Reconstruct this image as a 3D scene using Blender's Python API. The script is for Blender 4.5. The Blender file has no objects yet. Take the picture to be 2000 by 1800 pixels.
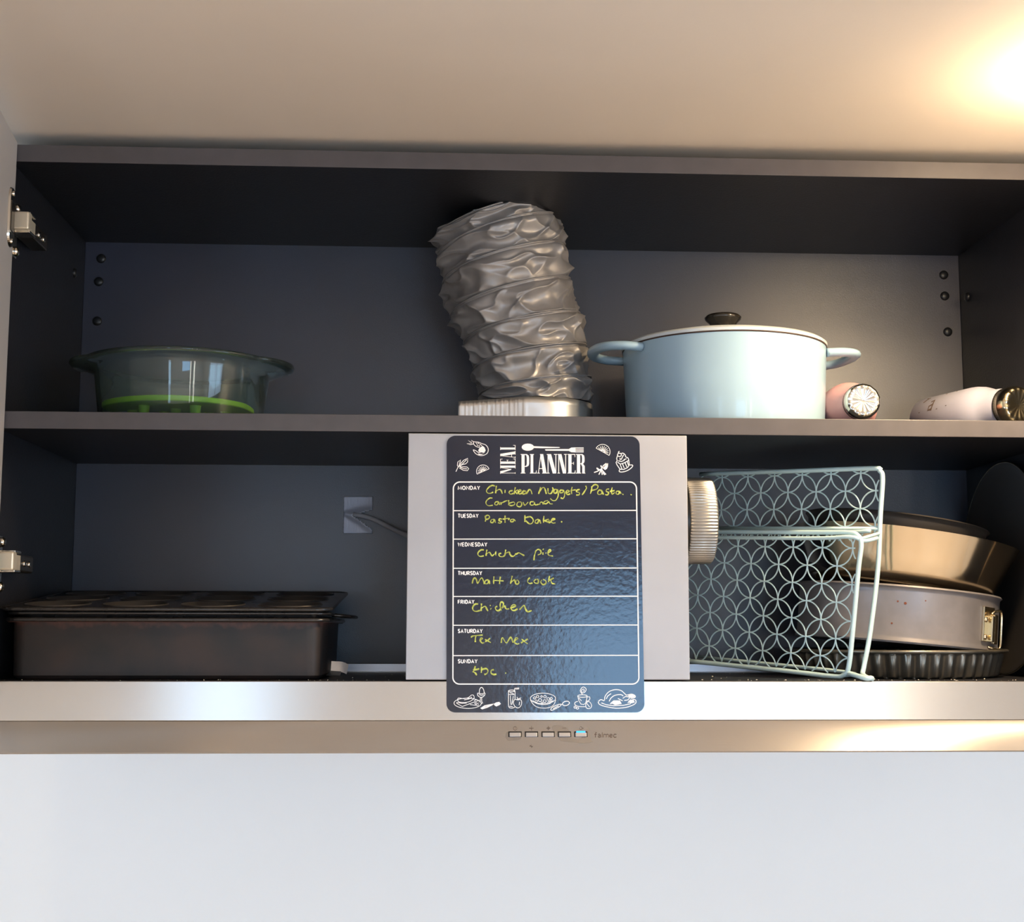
import bpy, bmesh, math, random
from mathutils import Vector, Matrix, noise
random.seed(7)
PI = math.pi
C = bpy.context.scene.collection
sc = bpy.context.scene

# ---------------------------------------------------------------- camera
CP = Vector((.039, -1.4952, .0548)); YAW, PITCH, ROLL, F = .0496, .1214, .002, 2695.6
fw = Vector((math.sin(YAW)*math.cos(PITCH), math.cos(YAW)*math.cos(PITCH), math.sin(PITCH)))
r0 = Vector((math.cos(YAW), -math.sin(YAW), 0)); u0 = r0.cross(fw)
RT = r0*math.cos(ROLL) + u0*math.sin(ROLL); UP = -r0*math.sin(ROLL) + u0*math.cos(ROLL)
cd = bpy.data.cameras.new('camera'); cam = bpy.data.objects.new('camera', cd); C.objects.link(cam)
M3 = Matrix((RT, UP, -fw)).transposed()
cam.matrix_world = Matrix.Translation(CP) @ M3.to_4x4()
cd.sensor_fit = 'HORIZONTAL'; cd.sensor_width = 36; cd.lens = F*36/2000; cd.clip_start = .02
sc.camera = cam
def at(px, py, Y=0.0):
    """point of the plane y = Y seen at photo pixel px, py"""
    d = RT*(px-1000) + UP*(900-py) + fw*F
    return CP + d*((Y-CP.y)/d.y)

# ---------------------------------------------------------------- world, light, exposure
sc.view_settings.view_transform = 'Standard'; sc.view_settings.look = 'None'
sc.view_settings.gamma = 1; sc.view_settings.use_curve_mapping = False
sc.view_settings.exposure = 0.08
w = bpy.data.worlds.new('world'); sc.world = w; w.use_nodes = True
w.node_tree.nodes['Background'].inputs[0].default_value = (.55, .68, 1, 1)
w.node_tree.nodes['Background'].inputs[1].default_value = .3
WIN_STRENGTH = 5.0
WIN_COL = (.50, .74, 1.0)
DOWN_COL = (1.0, .93, .84)
NEAR_COL = (1.0, .75, .45)
NEAR_POWER = 3.4
NEAR_SPOT = 22.0
FILL_POWER = 700.0
def spot(name, loc, power, col, size=2.6, blend=.8, rad=.03, rot=(0, 0, 0)):
    l = bpy.data.lights.new(name, 'SPOT'); l.energy = power; l.color = col
    l.spot_size = size; l.spot_blend = blend; l.shadow_soft_size = rad
    o = bpy.data.objects.new(name, l); C.objects.link(o); o.location = loc; o.rotation_euler = rot
    return o
NEAR = (.675, -.24, .592)
FILL_LAMPS = [(-1.5, -1.9), (.3, -2.1), (1.9, -1.9), (-1.3, -3.2), (.4, -3.3), (1.9, -3.2)]  # unseen lamps added to bounce warm fill around the room
nl = bpy.data.lights.new('near_downlight_bulb', 'POINT'); nl.energy = NEAR_POWER; nl.color = NEAR_COL; nl.shadow_soft_size = .016
no = bpy.data.objects.new('near_downlight_bulb', nl); C.objects.link(no); no.location = (NEAR[0], NEAR[1], .564)
spot('near_downlight_beam', (NEAR[0], NEAR[1], .570), NEAR_SPOT, NEAR_COL, size=2.84, blend=.45, rad=.016)
LEFT = (-.47, -.60, .5998)
ll = bpy.data.lights.new('left_downlight_bulb', 'POINT'); ll.energy = 1.8; ll.color = NEAR_COL; ll.shadow_soft_size = .016
lo = bpy.data.objects.new('left_downlight_bulb', ll); C.objects.link(lo); lo.location = (LEFT[0], LEFT[1], .560)
for lx, ly in FILL_LAMPS:
    spot('room_fill_spot', (lx, ly, .575), FILL_POWER/6, DOWN_COL, size=2.4, rad=.05)

# ---------------------------------------------------------------- materials
def mat(name, col, rough=.5, metal=0.0, spec=.5, coat=0.0, var=0.0, vscale=20, bump=0.0, bscale=200,
        trans=0.0, ior=1.45, stretch=(1, 1, 1), emis=None, estr=0.0, aniso=0.0, col2=None, tangent=None, rvar=0, arot=0.0):
    m = bpy.data.materials.new(name); m.use_nodes = True
    nt = m.node_tree; b = nt.nodes['Principled BSDF']; N = nt.nodes.new; L = nt.links.new
    b.inputs['Base Color'].default_value = (*col, 1); b.inputs['Roughness'].default_value = rough
    b.inputs['Metallic'].default_value = metal; b.inputs['Specular IOR Level'].default_value = spec
    b.inputs['Coat Weight'].default_value = coat; b.inputs['Transmission Weight'].default_value = trans
    b.inputs['IOR'].default_value = ior
    if emis: b.inputs['Emission Color'].default_value = (*emis, 1); b.inputs['Emission Strength'].default_value = estr
    tc = N('ShaderNodeTexCoord'); mp = N('ShaderNodeMapping'); mp.inputs['Scale'].default_value = stretch
    L(tc.outputs['Object'], mp.inputs['Vector'])
    if var or col2:
        n = N('ShaderNodeTexNoise'); n.inputs['Scale'].default_value = vscale; n.inputs['Detail'].default_value = 6
        L(mp.outputs[0], n.inputs['Vector'])
        r = N('ShaderNodeValToRGB'); c2 = col2 or tuple(min(1, c*(1+var)) for c in col)
        c1 = col if col2 else tuple(c*(1-var) for c in col)
        r.color_ramp.elements[0].position = .35; r.color_ramp.elements[1].position = .68
        r.color_ramp.elements[0].color = (*c1, 1); r.color_ramp.elements[1].color = (*c2, 1)
        L(n.outputs['Fac'], r.inputs[0]); L(r.outputs[0], b.inputs['Base Color'])
        if rvar:
            mr = N('ShaderNodeMapRange'); mr.inputs['To Min'].default_value = rough-rvar; mr.inputs['To Max'].default_value = rough+rvar
            L(n.outputs['Fac'], mr.inputs['Value']); L(mr.outputs[0], b.inputs['Roughness'])
    if bump:
        n2 = N('ShaderNodeTexNoise'); n2.inputs['Scale'].default_value = bscale; n2.inputs['Detail'].default_value = 3
        L(mp.outputs[0], n2.inputs['Vector'])
        bp = N('ShaderNodeBump'); bp.inputs['Strength'].default_value = bump; bp.inputs['Distance'].default_value = .0005
        L(n2.outputs['Fac'], bp.inputs['Height']); L(bp.outputs[0], b.inputs['Normal'])
    if aniso:
        b.inputs['Anisotropic'].default_value = aniso
        t = N('ShaderNodeTangent'); t.direction_type = 'RADIAL'; t.axis = tangent or 'Z'
        L(t.outputs[0], b.inputs['Tangent']); b.inputs['Anisotropic Rotation'].default_value = arot
    return m
M = {}
M['ceil'] = mat('ceiling_paint', (.73, .64, .55), .75, var=.03, vscale=3, bump=.15, bscale=300)
M['wall'] = mat('wall_paint', (.66, .64, .62), .8, var=.03, vscale=4)
M['splash'] = mat('splashback_glass', (.83, .84, .84), .5, var=.012, vscale=2, spec=.35)
M['floor'] = mat('floor_wood', (.36, .27, .19), .45, var=.2, vscale=3, stretch=(1, 8, 1))
M['carc'] = mat('charcoal_laminate', (.0125, .0125, .016), .42, spec=.4, var=.12, vscale=60, bump=.5, bscale=420)
M['backp'] = mat('blue_charcoal_back_board', (.023, .0255, .045), .36, spec=1.0, var=.12, vscale=5, bump=.3, bscale=1100)
M['edge'] = mat('charcoal_edge_banding', (.085, .076, .080), .40, var=.06, vscale=40)
M['door'] = mat('door_inner_melamine', (.46, .43, .41), .5, var=.02, vscale=8)
M['steel'] = mat('brushed_steel', (.57, .535, .50), .27, metal=1, aniso=.85, var=.015, vscale=30, stretch=(1, 1, 60), arot=.25)
M['steel2'] = mat('brushed_steel_box', (.44, .43, .445), .5, metal=.6, var=.04, vscale=9)
M['dark'] = mat('black_plastic', (.012, .012, .013), .35)
M['chrome'] = mat('nickel_plate', (.75, .70, .62), .2, metal=1)
M['cream'] = mat('cream_plated_arm', (.78, .68, .52), .33, metal=.55)
M['brown'] = mat('dark_hinge_steel', (.10, .085, .07), .3, metal=.9)
M['planner'] = mat('planner_film', (.013, .015, .032), .13, spec=.6, var=.2, vscale=6, bump=.26, bscale=190)
M['white'] = mat('white_print', (.90, .88, .90), .45)
M['chalk'] = mat('yellow_green_marker', (.47, .52, .10), .6, var=.35, vscale=350)
M['led'] = mat('blue_indicator', (.02, .2, .9), .3, emis=(.02, .30, 1), estr=2.2)
M['vinyl'] = mat('grey_vinyl', (.30, .285, .28), .38, metal=.3, spec=.6, var=.1, vscale=25)
M['foil'] = mat('aluminium_tape', (.78, .77, .76), .3, metal=.9, bump=.3, bscale=60)
M['tape'] = mat('silver_cloth_tape', (.42, .44, .52), .5, metal=.3, bump=.8, bscale=500, stretch=(1, 1, .15))
M['cable'] = mat('grey_cable', (.33, .33, .36), .45)
M['glass'] = mat('clear_green_glass', (.80, .96, .92), .02, trans=.975, ior=1.45)
M['green'] = mat('lime_silicone', (.36, .62, .03), .5)
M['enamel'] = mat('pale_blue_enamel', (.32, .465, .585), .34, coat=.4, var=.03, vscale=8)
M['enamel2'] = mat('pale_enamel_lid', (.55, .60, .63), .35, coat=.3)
M['chip'] = mat('bare_iron_chips', (.05, .03, .025), .7)
M['bakelite'] = mat('black_knob', (.02, .017, .014), .22, coat=.3)
M['pink'] = mat('pink_bottle_coat', (.66, .34, .34), .42)
M['lilac'] = mat('lilac_white_bottle_coat', (.43, .43, .53), .40)
M['cap'] = mat('polished_steel_cap', (.76, .72, .66), .18, metal=1)
M['cap2'] = mat('champagne_steel_cap', (.72, .62, .42), .18, metal=1)
M['tin'] = mat('black_baking_enamel', (.020, .017, .016), .26, spec=.7, var=.3, vscale=30)
M['roast'] = mat('stained_black_tin', (.016, .015, .015), .48, col2=(.034, .022, .018), vscale=22, spec=.4)
M['mint'] = mat('pale_mint_wire', (.55, .72, .74), .35, coat=.2)
M['bowl'] = mat('golden_tinted_steel', (.84, .71, .52), .15, metal=1, aniso=.6, arot=.25, var=.02, vscale=14)
M['spring'] = mat('grey_nonstick_coat', (.23, .215, .225), .38, metal=.45, var=.06, vscale=50)
M['tindark'] = mat('dark_nonstick_coat', (.075, .066, .06), .35, metal=.5)
M['flan'] = mat('worn_flan_tin', (.20, .18, .15), .3, metal=.8, var=.2, vscale=30)
M['alu'] = mat('aluminium_rail', (.62, .64, .70), .3, metal=.9)
M['gold'] = mat('brassy_clip_steel', (.74, .62, .42), .2, metal=1)
M['timer'] = mat('ribbed_silver', (.42, .40, .37), .34, metal=.85)
M['crumb'] = mat('crumbs', (.75, .70, .62), .8)
M['print'] = mat('grey_print', (.11, .075, .06), .6)

# a crusted tide mark just under the lip of the roasting tin
_m = M['roast']; _n = _m.node_tree; _b = _n.nodes['Principled BSDF']; _src = _b.inputs['Base Color'].links[0].from_socket
_tc = _n.nodes.new('ShaderNodeTexCoord'); _sp = _n.nodes.new('ShaderNodeSeparateXYZ'); _n.links.new(_tc.outputs['Object'], _sp.inputs[0])
_no = _n.nodes.new('ShaderNodeTexNoise'); _no.inputs['Scale'].default_value = 95; _no.inputs['Detail'].default_value = 5; _n.links.new(_tc.outputs['Object'], _no.inputs['Vector'])
_ad = _n.nodes.new('ShaderNodeMath'); _ad.operation = 'MULTIPLY_ADD'; _ad.inputs[1].default_value = .022
_n.links.new(_no.outputs['Fac'], _ad.inputs[0]); _n.links.new(_sp.outputs['Z'], _ad.inputs[2])
_mr = _n.nodes.new('ShaderNodeMapRange'); _mr.inputs['From Min'].default_value = .0665; _mr.inputs['From Max'].default_value = .0735; _n.links.new(_ad.outputs[0], _mr.inputs['Value'])
_mx = _n.nodes.new('ShaderNodeMix'); _mx.data_type = 'RGBA'; _n.links.new(_mr.outputs[0], _mx.inputs['Factor'])
_n.links.new(_src, _mx.inputs['A']); _mx.inputs['B'].default_value = (.075, .032, .024, 1); _n.links.new(_mx.outputs['Result'], _b.inputs['Base Color'])
# ---------------------------------------------------------------- mesh helpers
def link(name, bm, m, parent=None, smooth=False, ang=None):
    me = bpy.data.meshes.new(name); bm.normal_update(); bm.to_mesh(me); bm.free()
    o = bpy.data.objects.new(name, me); C.objects.link(o)
    if isinstance(m, (list, tuple)):
        for k in m: me.materials.append(k)
    else: me.materials.append(m)
    if smooth:
        me.polygons.foreach_set('use_smooth', [True]*len(me.polygons))
        if ang:
            bm2 = bmesh.new(); bm2.from_mesh(me)
            for e in bm2.edges:
                if len(e.link_faces) == 2 and e.calc_face_angle(0) > ang: e.smooth = False
            bm2.to_mesh(me); bm2.free()
    if parent: o.parent = parent
    return o
def empty(name, loc, label=None, cat=None, group=None, rot=(0, 0, 0)):
    o = bpy.data.objects.new(name, None); C.objects.link(o); o.location = loc; o.rotation_euler = rot
    o.empty_display_size = .02
    if label: tag(o, label, cat, group)
    return o
def tag(o, label, cat, group=None):
    o['label'] = label; o['category'] = cat
    if group: o['group'] = group
    return o
def struct(o):
    o['kind'] = 'structure'; return o
def box(bm, x0, x1, y0, y1, z0, z1, bev=0.0, mtx=None):
    g = bmesh.ops.create_cube(bm, size=1)
    vs = g['verts']
    for v in vs:
        v.co = Vector(((x0+x1)/2+v.co.x*(x1-x0), (y0+y1)/2+v.co.y*(y1-y0), (z0+z1)/2+v.co.z*(z1-z0)))
    if bev:
        es = list({e for v in vs for e in v.link_edges})
        r = bmesh.ops.bevel(bm, geom=es, offset=bev, segments=2, profile=.5, affect='EDGES')
        vs = list(set(r['verts']) | {v for v in vs if v.is_valid})
    if mtx:
        for v in vs: v.co = mtx @ v.co
    return vs
def lathe(bm, prof, n=64, mtx=None, close=True, wob=None):
    rings = []
    for r, z in prof:
        if r < 1e-6: rings.append([bm.verts.new((0, 0, z))])
        else:
            rr = []
            for i in range(n):
                a = 2*PI*i/n; q = r*(wob(a, r, z) if wob else 1)
                rr.append(bm.verts.new((q*math.cos(a), q*math.sin(a), z)))
            rings.append(rr)
    for a, b in zip(rings, rings[1:]):
        for i in range(n):
            j = (i+1) % n
            if len(a) == 1 and len(b) == 1: continue
            if len(a) == 1: bm.faces.new((a[0], b[j], b[i]))
            elif len(b) == 1: bm.faces.new((a[i], a[j], b[0]))
            else: bm.faces.new((a[i], a[j], b[j], b[i]))
    if mtx:
        for r in rings:
            for v in r: v.co = mtx @ v.co
    bmesh.ops.recalc_face_normals(bm, faces=bm.faces)
def tube(bm, pts, r, n=8, closed=False, flat=1.0, mtx=None):
    pts = [Vector(p) for p in pts]
    if mtx: pts = [mtx @ p for p in pts]
    N = len(pts); rings = []; up = None
    for i, p in enumerate(pts):
        if closed: t = pts[(i+1) % N]-pts[i-1]
        else: t = pts[min(i+1, N-1)]-pts[max(i-1, 0)]
        t.normalize()
        if up is None:
            up = Vector((0, 0, 1)) if abs(t.z) < .9 else Vector((0, 1, 0))
        up = (up - t*up.dot(t)).normalized(); s = t.cross(up)
        rr = r(i/(N-1)) if callable(r) else r
        rings.append([bm.verts.new(p + (s*math.cos(2*PI*k/n) + up*flat*math.sin(2*PI*k/n))*rr) for k in range(n)])
    for i in range(N if closed else N-1):
        a, b = rings[i], rings[(i+1) % N]
        for k in range(n):
            l = (k+1) % n
            bm.faces.new((a[k], a[l], b[l], b[k]))
    if not closed:
        bm.faces.new(rings[0][::-1]); bm.faces.new(rings[-1])
def spline(pts, sub=6, closed=False):
    pts = [Vector(p) for p in pts]; n = len(pts); out = []
    rng = n if closed else n-1
    for i in range(rng):
        p0 = pts[i-1] if (closed or i > 0) else pts[0]*2-pts[1]
        p1 = pts[i]; p2 = pts[(i+1) % n]
        p3 = pts[(i+2) % n] if (closed or i+2 < n) else p2*2-p1
        for k in range(sub):
            t = k/sub
            out.append(.5*((2*p1)+(p2-p0)*t+(2*p0-5*p1+4*p2-p3)*t*t+(3*p1-p0-3*p2+p3)*t**3))
    if not closed: out.append(pts[-1])
    return out
def roundrect(x0, x1, z0, z1, r, n=8):
    pts = []
    for cx, cz, a in ((x1-r, z1-r, 0), (x0+r, z1-r, PI/2), (x0+r, z0+r, PI), (x1-r, z0+r, 3*PI/2)):
        for k in range(n+1):
            t = a+PI/2*k/n; pts.append((cx+r*math.cos(t), cz+r*math.sin(t)))
    return pts
def sharp(bm_obj): return bm_obj

# ---------------------------------------------------------------- room shell
def slab(name, *b, m, bev=0):
    bm = bmesh.new(); box(bm, *b, bev=bev); return struct(link(name, bm, m))
XL, XR, YB, YF, ZF, ZC = -2.4, 2.9, .33, -4.0, -1.75, .600
slab('wall_back', XL, XR, YB, YB+.1, ZF, ZC+.1, m=M['splash'])
slab('ceiling', XL-.1, XR+.1, YF-.1, YB, ZC, ZC+.1, m=M['ceil'])
slab('floor', XL-.1, XR+.1, YF-.1, YB+.1, ZF-.1, ZF, m=M['floor'])
slab('wall_left', XL-.1, XL, YF-.1, YB+.1, ZF, ZC, m=M['wall'])
slab('wall_right', XR, XR+.1, YF-.1, YB+.1, ZF, ZC, m=M['wall'])
slab('wall_front', XL, XR, YF-.1, YF, ZF, ZC, m=M['wall'])
M['pane'] = mat('daylit_and_fill_pane', (.5, .6, .8), .1, emis=WIN_COL, estr=WIN_STRENGTH)
M['pane1'] = mat('sky_window_pane', (.5, .6, .8), .1, emis=(.32, .64, 1), estr=8.5)
M['streak_pane'] = mat('added_streak_glow', (.8, .8, .8), .1, emis=(1, .95, .86), estr=9)  # glow for the added strips that streak the steel
M['frame'] = mat('window_frame_paint', (.7, .7, .7), .4)
def window(name, org, rotz, w_, z0, z1, cols, pane='pane'):
    """window of width w_ whose left end stands at org, seen from inside"""
    e = struct(empty(name, (org[0], org[1], 0), rot=(0, 0, rotz))); t = .03
    bm = bmesh.new()
    box(bm, -t, w_+t, 0, .05, z1, z1+t); box(bm, -t, w_+t, 0, .05, z0-t, z0)
    for k in range(cols+1):
        x = w_*k/cols; box(bm, x-t/2, x+t/2, 0, .05, z0, z1)
    link('window_frame', bm, M['frame'], e)
    for k in range(cols):
        bm = bmesh.new(); box(bm, w_*k/cols+t/2, w_*(k+1)/cols-t/2, .005, .015, z0, z1)
        link('pane', bm, M[pane], e)
window('window_1', (.43, YF), 0, .76, -.46, .22, 1, 'pane1')
window('window_2', (-.98, YF), 0, .36, -1.0, .30, 1)
window('streak_light_3', (1.22, YF), 0, .12, -1.2, .30, 1, 'streak_pane')  # narrow glowing strip added to put a bright streak on the steel
window('streak_light_4', (1.60, YF), 0, .17, -1.2, .30, 1, 'streak_pane')  # second added strip, for the outer streak
window('fill_window_5', (XR, -2.9), PI/2, 1.7, -.85, .35, 2)  # unseen side window added for cool fill from the right
window('fill_window_6', (XL, -1.2), -PI/2, 1.7, -.85, .35, 2)  # its counterpart on the left, also added for cool fill

def downlight(loc, lab):
    e = empty('ceiling_light', loc, lab, 'light', 'recessed ceiling downlights')
    bm = bmesh.new(); lathe(bm, [(.032, 0), (.032, -.004), (.043, -.004), (.043, 0)], 32); link('trim_ring', bm, M['chrome'], e, True, .5)
    bm = bmesh.new(); lathe(bm, [(0, -.001), (.031, -.001)], 32)
    link('lamp_lens', bm, mat('lamp_lens_glow', (.9, .8, .7), .3, emis=DOWN_COL, estr=20), e)
downlight((NEAR[0], NEAR[1], .5998), 'warm round recessed downlight in the ceiling just right of the frame above the cabinet')
downlight(LEFT, 'warm round recessed downlight in the ceiling in front of the open left door')
for i, (lx, ly) in enumerate(FILL_LAMPS):
    downlight((lx, ly, .5998), 'added unseen fill downlight in the room ceiling away from the cabinet')

# ---------------------------------------------------------------- cabinet
Z1, Z2, Z3, Z4, Z5 = 0.0, .2684, .2873, .5654, .5849
X0, X1, D = -.4402, .7428, .3206
TH = .018
cab = empty('wall_cabinet', ((X0+X1)/2, .0, 0), 'open charcoal kitchen wall cabinet with one middle shelf above the cooker hood', 'cabinet')
cab.location = (0, 0, 0)
def panel(name, b, m=M['carc'], edge_front=True):
    bm = bmesh.new(); box(bm, *b, bev=.0005)
    for f in bm.faces:
        f.material_index = 1 if (edge_front and f.normal.y < -.9) else 0
    return link(name, bm, [m, M['edge']], cab)
panel('top_panel', (X0, X1, 0, D, Z4, Z5))
panel('shelf', (X0, X1, 0, D-.001, Z2, Z3))
panel('bottom_panel', (X0, X1, .002, D, -.006, 0), edge_front=False)
sl = panel('side_panel', (X0-TH, X0, 0, D+.008, -.006, Z5))
sr = panel('side_panel', (X1, X1+TH, 0, D+.008, -.006, Z5))
bp = panel('back_panel', (X0, X1, D, D+.006, -.006, Z5), M['backp'], False)
def cap_mesh(r, h):
    bm = bmesh.new(); lathe(bm, [(r, 0), (r, h*.35), (r*.8, h*.8), (r*.4, h), (0, h*1.05)], 20); return bm
def dome(parent, p, axis):
    o = link('screw_cap', cap_mesh(.0062, .0035), M['dark'], parent, True)
    o.location = p; o.rotation_euler = {'-y': (PI/2, 0, 0), '+x': (0, PI/2, 0), '-x': (0, -PI/2, 0)}[axis]
for px, py in ((198, 505), (193, 550), (190, 627), (1843, 537), (1845, 578), (1851, 648)):
    dome(bp, at(px, py, D), '-y')
def on_x(px, py, X):
    d = RT*(px-1000)+UP*(900-py)+fw*F
    return CP + d*((X-CP.x)/d.x)
dome(sl, on_x(145, 533, X0), '+x'); dome(sr, on_x(1890, 580, X1), '-x')

# door, open at a right angle on the left
ang = math.radians(7.0)
DM = Matrix.Translation((X0+.0072, -.003, 0)) @ Matrix.Rotation(ang, 4, 'Z')
bm = bmesh.new(); box(bm, -.019, 0, -.585, 0, -.004, Z5+.001, bev=.0008, mtx=DM)
door = link('door', bm, M['door'], cab)
bm = bmesh.new(); box(bm, -.019, 0, 0, .0, 0, 0); bm.free()
# right-hand door, open as well (just outside the frame)
DR = Matrix.Translation((X1+.0005, -.003, 0)) @ Matrix.Rotation(-math.radians(24), 4, 'Z').inverted()
bm = bmesh.new(); box(bm, .004, .023, -.585, 0, -.004, Z5+.001, bev=.0008, mtx=DR)
door2 = link('door', bm, M['door'], cab)
def hinge(zc):
    # cup plate on the door
    bm = bmesh.new()
    pr = roundrect(-.0325, .0325, -.0155, .0155, .0135)       # (z, y)
    f = [bm.verts.new(DM @ Vector((.0002, -.0205+b, zc+a))) for a, b in pr]; g = [bm.verts.new(DM @ Vector((.0024, -.0205+b*.93, zc+a*.97))) for a, b in pr]
    n = len(f)
    for i in range(n): bm.faces.new((f[i], f[(i+1) % n], g[(i+1) % n], g[i]))
    bm.faces.new(g)
    bmesh.ops.recalc_face_normals(bm, faces=bm.faces); link('hinge_plate', bm, M['chrome'], door)
    bm = bmesh.new(); box(bm, .0018, .0032, -.031, -.011, zc-.0165, zc+.0165, bev=.0006, mtx=DM)
    link('hinge_cup', bm, M['brown'], door)
    for s in (-1, 1):
        bm = bmesh.new(); lathe(bm, [(.003, 0), (.003, .0014), (.0015, .0018), (0, .001)], 16, mtx=DM @ Matrix.Translation((.0022, -.0205, zc+s*.0265)) @ Matrix.Rotation(PI/2, 4, 'Y'))
        link('hinge_screw', bm, M['chrome'], door, True)
    # link arm from the door cup to the cabinet side
    bm = bmesh.new(); z = zc
    box(bm, X0+.003, X0+.0275, -.016, -.004, z-.0105, z+.0095, bev=.0022)
    link('hinge_link', bm, M['cream'], sl)
    bm = bmesh.new()
    for q in (-.0108, .0098): box(bm, X0+.010, X0+.0265, -.008, .013, z+q-.0012, z+q+.0012, bev=.0005)
    link('hinge_cheek', bm, M['chrome'], sl)
    bm = bmesh.new()
    box(bm, X0+.004, X0+.022, -.003, .074, z-.0105, z+.0085, bev=.002)
    link('hinge_arm', bm, M['brown'], sl)
    bm = bmesh.new(); box(bm, X0+.0215, X0+.0227, .010, .024, z-.009, z+.007, bev=.0003); link('hinge_cover_plate', bm, M['cream'], sl)
    for y in (.040, .058):
        bm = bmesh.new(); lathe(bm, [(.0034, 0), (.0034, .0012), (.001, .0014), (0, .0006)], 14, mtx=Matrix.Translation((X0+.022, y, z-.001)) @ Matrix.Rotation(PI/2, 4, 'Y'))
        link('hinge_screw', bm, M['chrome'], sl, True)
    bm = bmesh.new()
    box(bm, X0, X0+.004, .006, .022, z-.034, z+.028, bev=.0012); link('mounting_plate', bm, M['chrome'], sl)
    for q in (-.027, .021):
        bm = bmesh.new(); lathe(bm, [(.0055, 0), (.0055, .002), (.0035, .0042), (0, .0044)], 18, mtx=Matrix.Translation((X0+.004, .016, z+q)) @ Matrix.Rotation(PI/2, 4, 'Y'))
        link('hinge_screw', bm, M['chrome'], sl, True)
hinge(.495); hinge(.126)

# ---------------------------------------------------------------- cooker hood
hood = empty('cooker_hood', (0, 0, 0), 'brushed steel built-in cooker hood with upright box cover in the cabinet middle', 'cooker hood')
ZA, ZB, YO = -.0420, -.0745, -.016
bm = bmesh.new()
box(bm, .0, .306, .0, .20, .0012, Z2-.0012, bev=.0008); link('box_cover', bm, M['steel2'], hood)
bm = bmesh.new()
box(bm, X0-.004, X1+.012, 0, .012, ZA+.0004, -.0004, bev=.0005); link('upper_fascia', bm, M['steel'], hood)
# slanted control fascia
bm = bmesh.new()
xa, xb = X0-.006, X1+.012
ps = [(0.0, ZA), (YO, ZB+.0015), (YO+.0015, ZB), (.02, ZB), (.02, ZA)]
va = [bm.verts.new((xa, y, z)) for y, z in ps]; vb = [bm.verts.new((xb, y, z)) for y, z in ps]
for i in range(5): bm.faces.new((va[i], va[(i+1) % 5], vb[(i+1) % 5], vb[i]))
bm.faces.new(va[::-1]); bm.faces.new(vb)
bmesh.ops.recalc_face_normals(bm, faces=bm.faces)
link('control_fascia', bm, M['steel'], hood)
bm = bmesh.new(); box(bm, X0+.002, X1-.002, .0205, D, ZB+.004, -.0065); link('hood_body', bm, M['steel2'], hood)
def fasc(px, py, off=0.0):
    """point on the slanted control fascia seen at px, py"""
    nrm = Vector((0, ZB+.0015-ZA, -YO)).normalized()      # outward, up
    if nrm.y > 0: nrm = -nrm
    p0 = Vector((0, 0, ZA)); d = RT*(px-1000)+UP*(900-py)+fw*F
    t = (p0-CP).dot(nrm)/d.dot(nrm)
    return CP+d*t+nrm*off
FN = Vector((0, ZB+.0015-ZA, -YO)).normalized(); FN = -FN if FN.y > 0 else FN
FZ = Vector((0, YO, ZB+.0015-ZA)).normalized()*-1            # up along the face
FM = Matrix((Vector((1, 0, 0)), -FN, FZ)).transposed().to_4x4()   # local y into the face
for i, px in enumerate((1006, 1038, 1070.5, 1102.5, 1134.5)):
    T = Matrix.Translation(fasc(px, 1434)) @ FM
    bm = bmesh.new(); box(bm, -.0072, .0072, -.0003, .0006, -.0028, .0036, bev=.0002, mtx=T); link('recess_shade_plate', bm, M['dark'], hood)  # black plate stands in for the shade in the button recess
    bm = bmesh.new(); box(bm, -.0060, .0060, -.0013, .0006, -.0027, .0018, bev=.0005, mtx=T); link('button', bm, M['steel2'], hood)
    if i == 4:
        bm = bmesh.new(); box(bm, -.0048, .0048, -.0013, .0004, .0018, .0036, bev=.0004, mtx=T); link('indicator_light', bm, M['led'], hood)
def ribbon(bm, pts, wd, place, off=0.0, closed=False):
    """flat stroke through photo-frame points, laid on a surface by place(px,py)"""
    P = [Vector((p[0], p[1], 0)) for p in pts]; n = len(P)
    L = []
    for i in range(n):
        if closed: t = P[(i+1) % n]-P[i-1]
        else: t = P[min(i+1, n-1)]-P[max(i-1, 0)]
        if t.length < 1e-6: t = Vector((1, 0, 0))
        t.normalize(); s = Vector((-t.y, t.x, 0))
        k = wd(i/(n-1)) if callable(wd) else wd
        a = P[i]+s*k/2; b = P[i]-s*k/2
        L.append((bm.verts.new(place(a.x, a.y, off)), bm.verts.new(place(b.x, b.y, off))))
    for i in range(n if closed else n-1):
        a, b = L[i], L[(i+1) % n]
        f = bm.faces.new((a[0], b[0], b[1], a[1]))
def face_front(bm):
    for f in bm.faces:
        f.normal_update()
        if f.normal.y > 0: f.normal_flip()
def polyf(bm, pts, place, off=0.0):
    return bm.faces.new([bm.verts.new(place(x, y, off)) for x, y in pts])
def circ(cx, cy, rx, ry=None, n=20, a0=0, a1=360, rot=0):
    ry = ry or rx; o = []
    full = abs(a1-a0) >= 360; m_ = n if full else n+1
    for i in range(m_):
        a = math.radians(a0+(a1-a0)*i/n); x = rx*math.cos(a); y = ry*math.sin(a); q = math.radians(rot)
        o.append((cx+x*math.cos(q)-y*math.sin(q), cy+x*math.sin(q)+y*math.cos(q)))
    return o
FP = lambda x, y, o=0: fasc(x, y, .0003+o)
def sym(strokes, wd=.9):
    bm = bmesh.new()
    for s, cl in strokes: ribbon(bm, s, wd, FP, closed=cl)
    face_front(bm); link('button_symbol', bm, M['print'], hood)
sym([(circ(1006, 1422, 3.4, n=16), True), ([(1006, 1419), (1006, 1423)], False)], .7)
sym([([(1033.5, 1421.5), (1042, 1421.5)], False), ([(1038, 1417.5), (1038, 1426)], False)])
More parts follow.
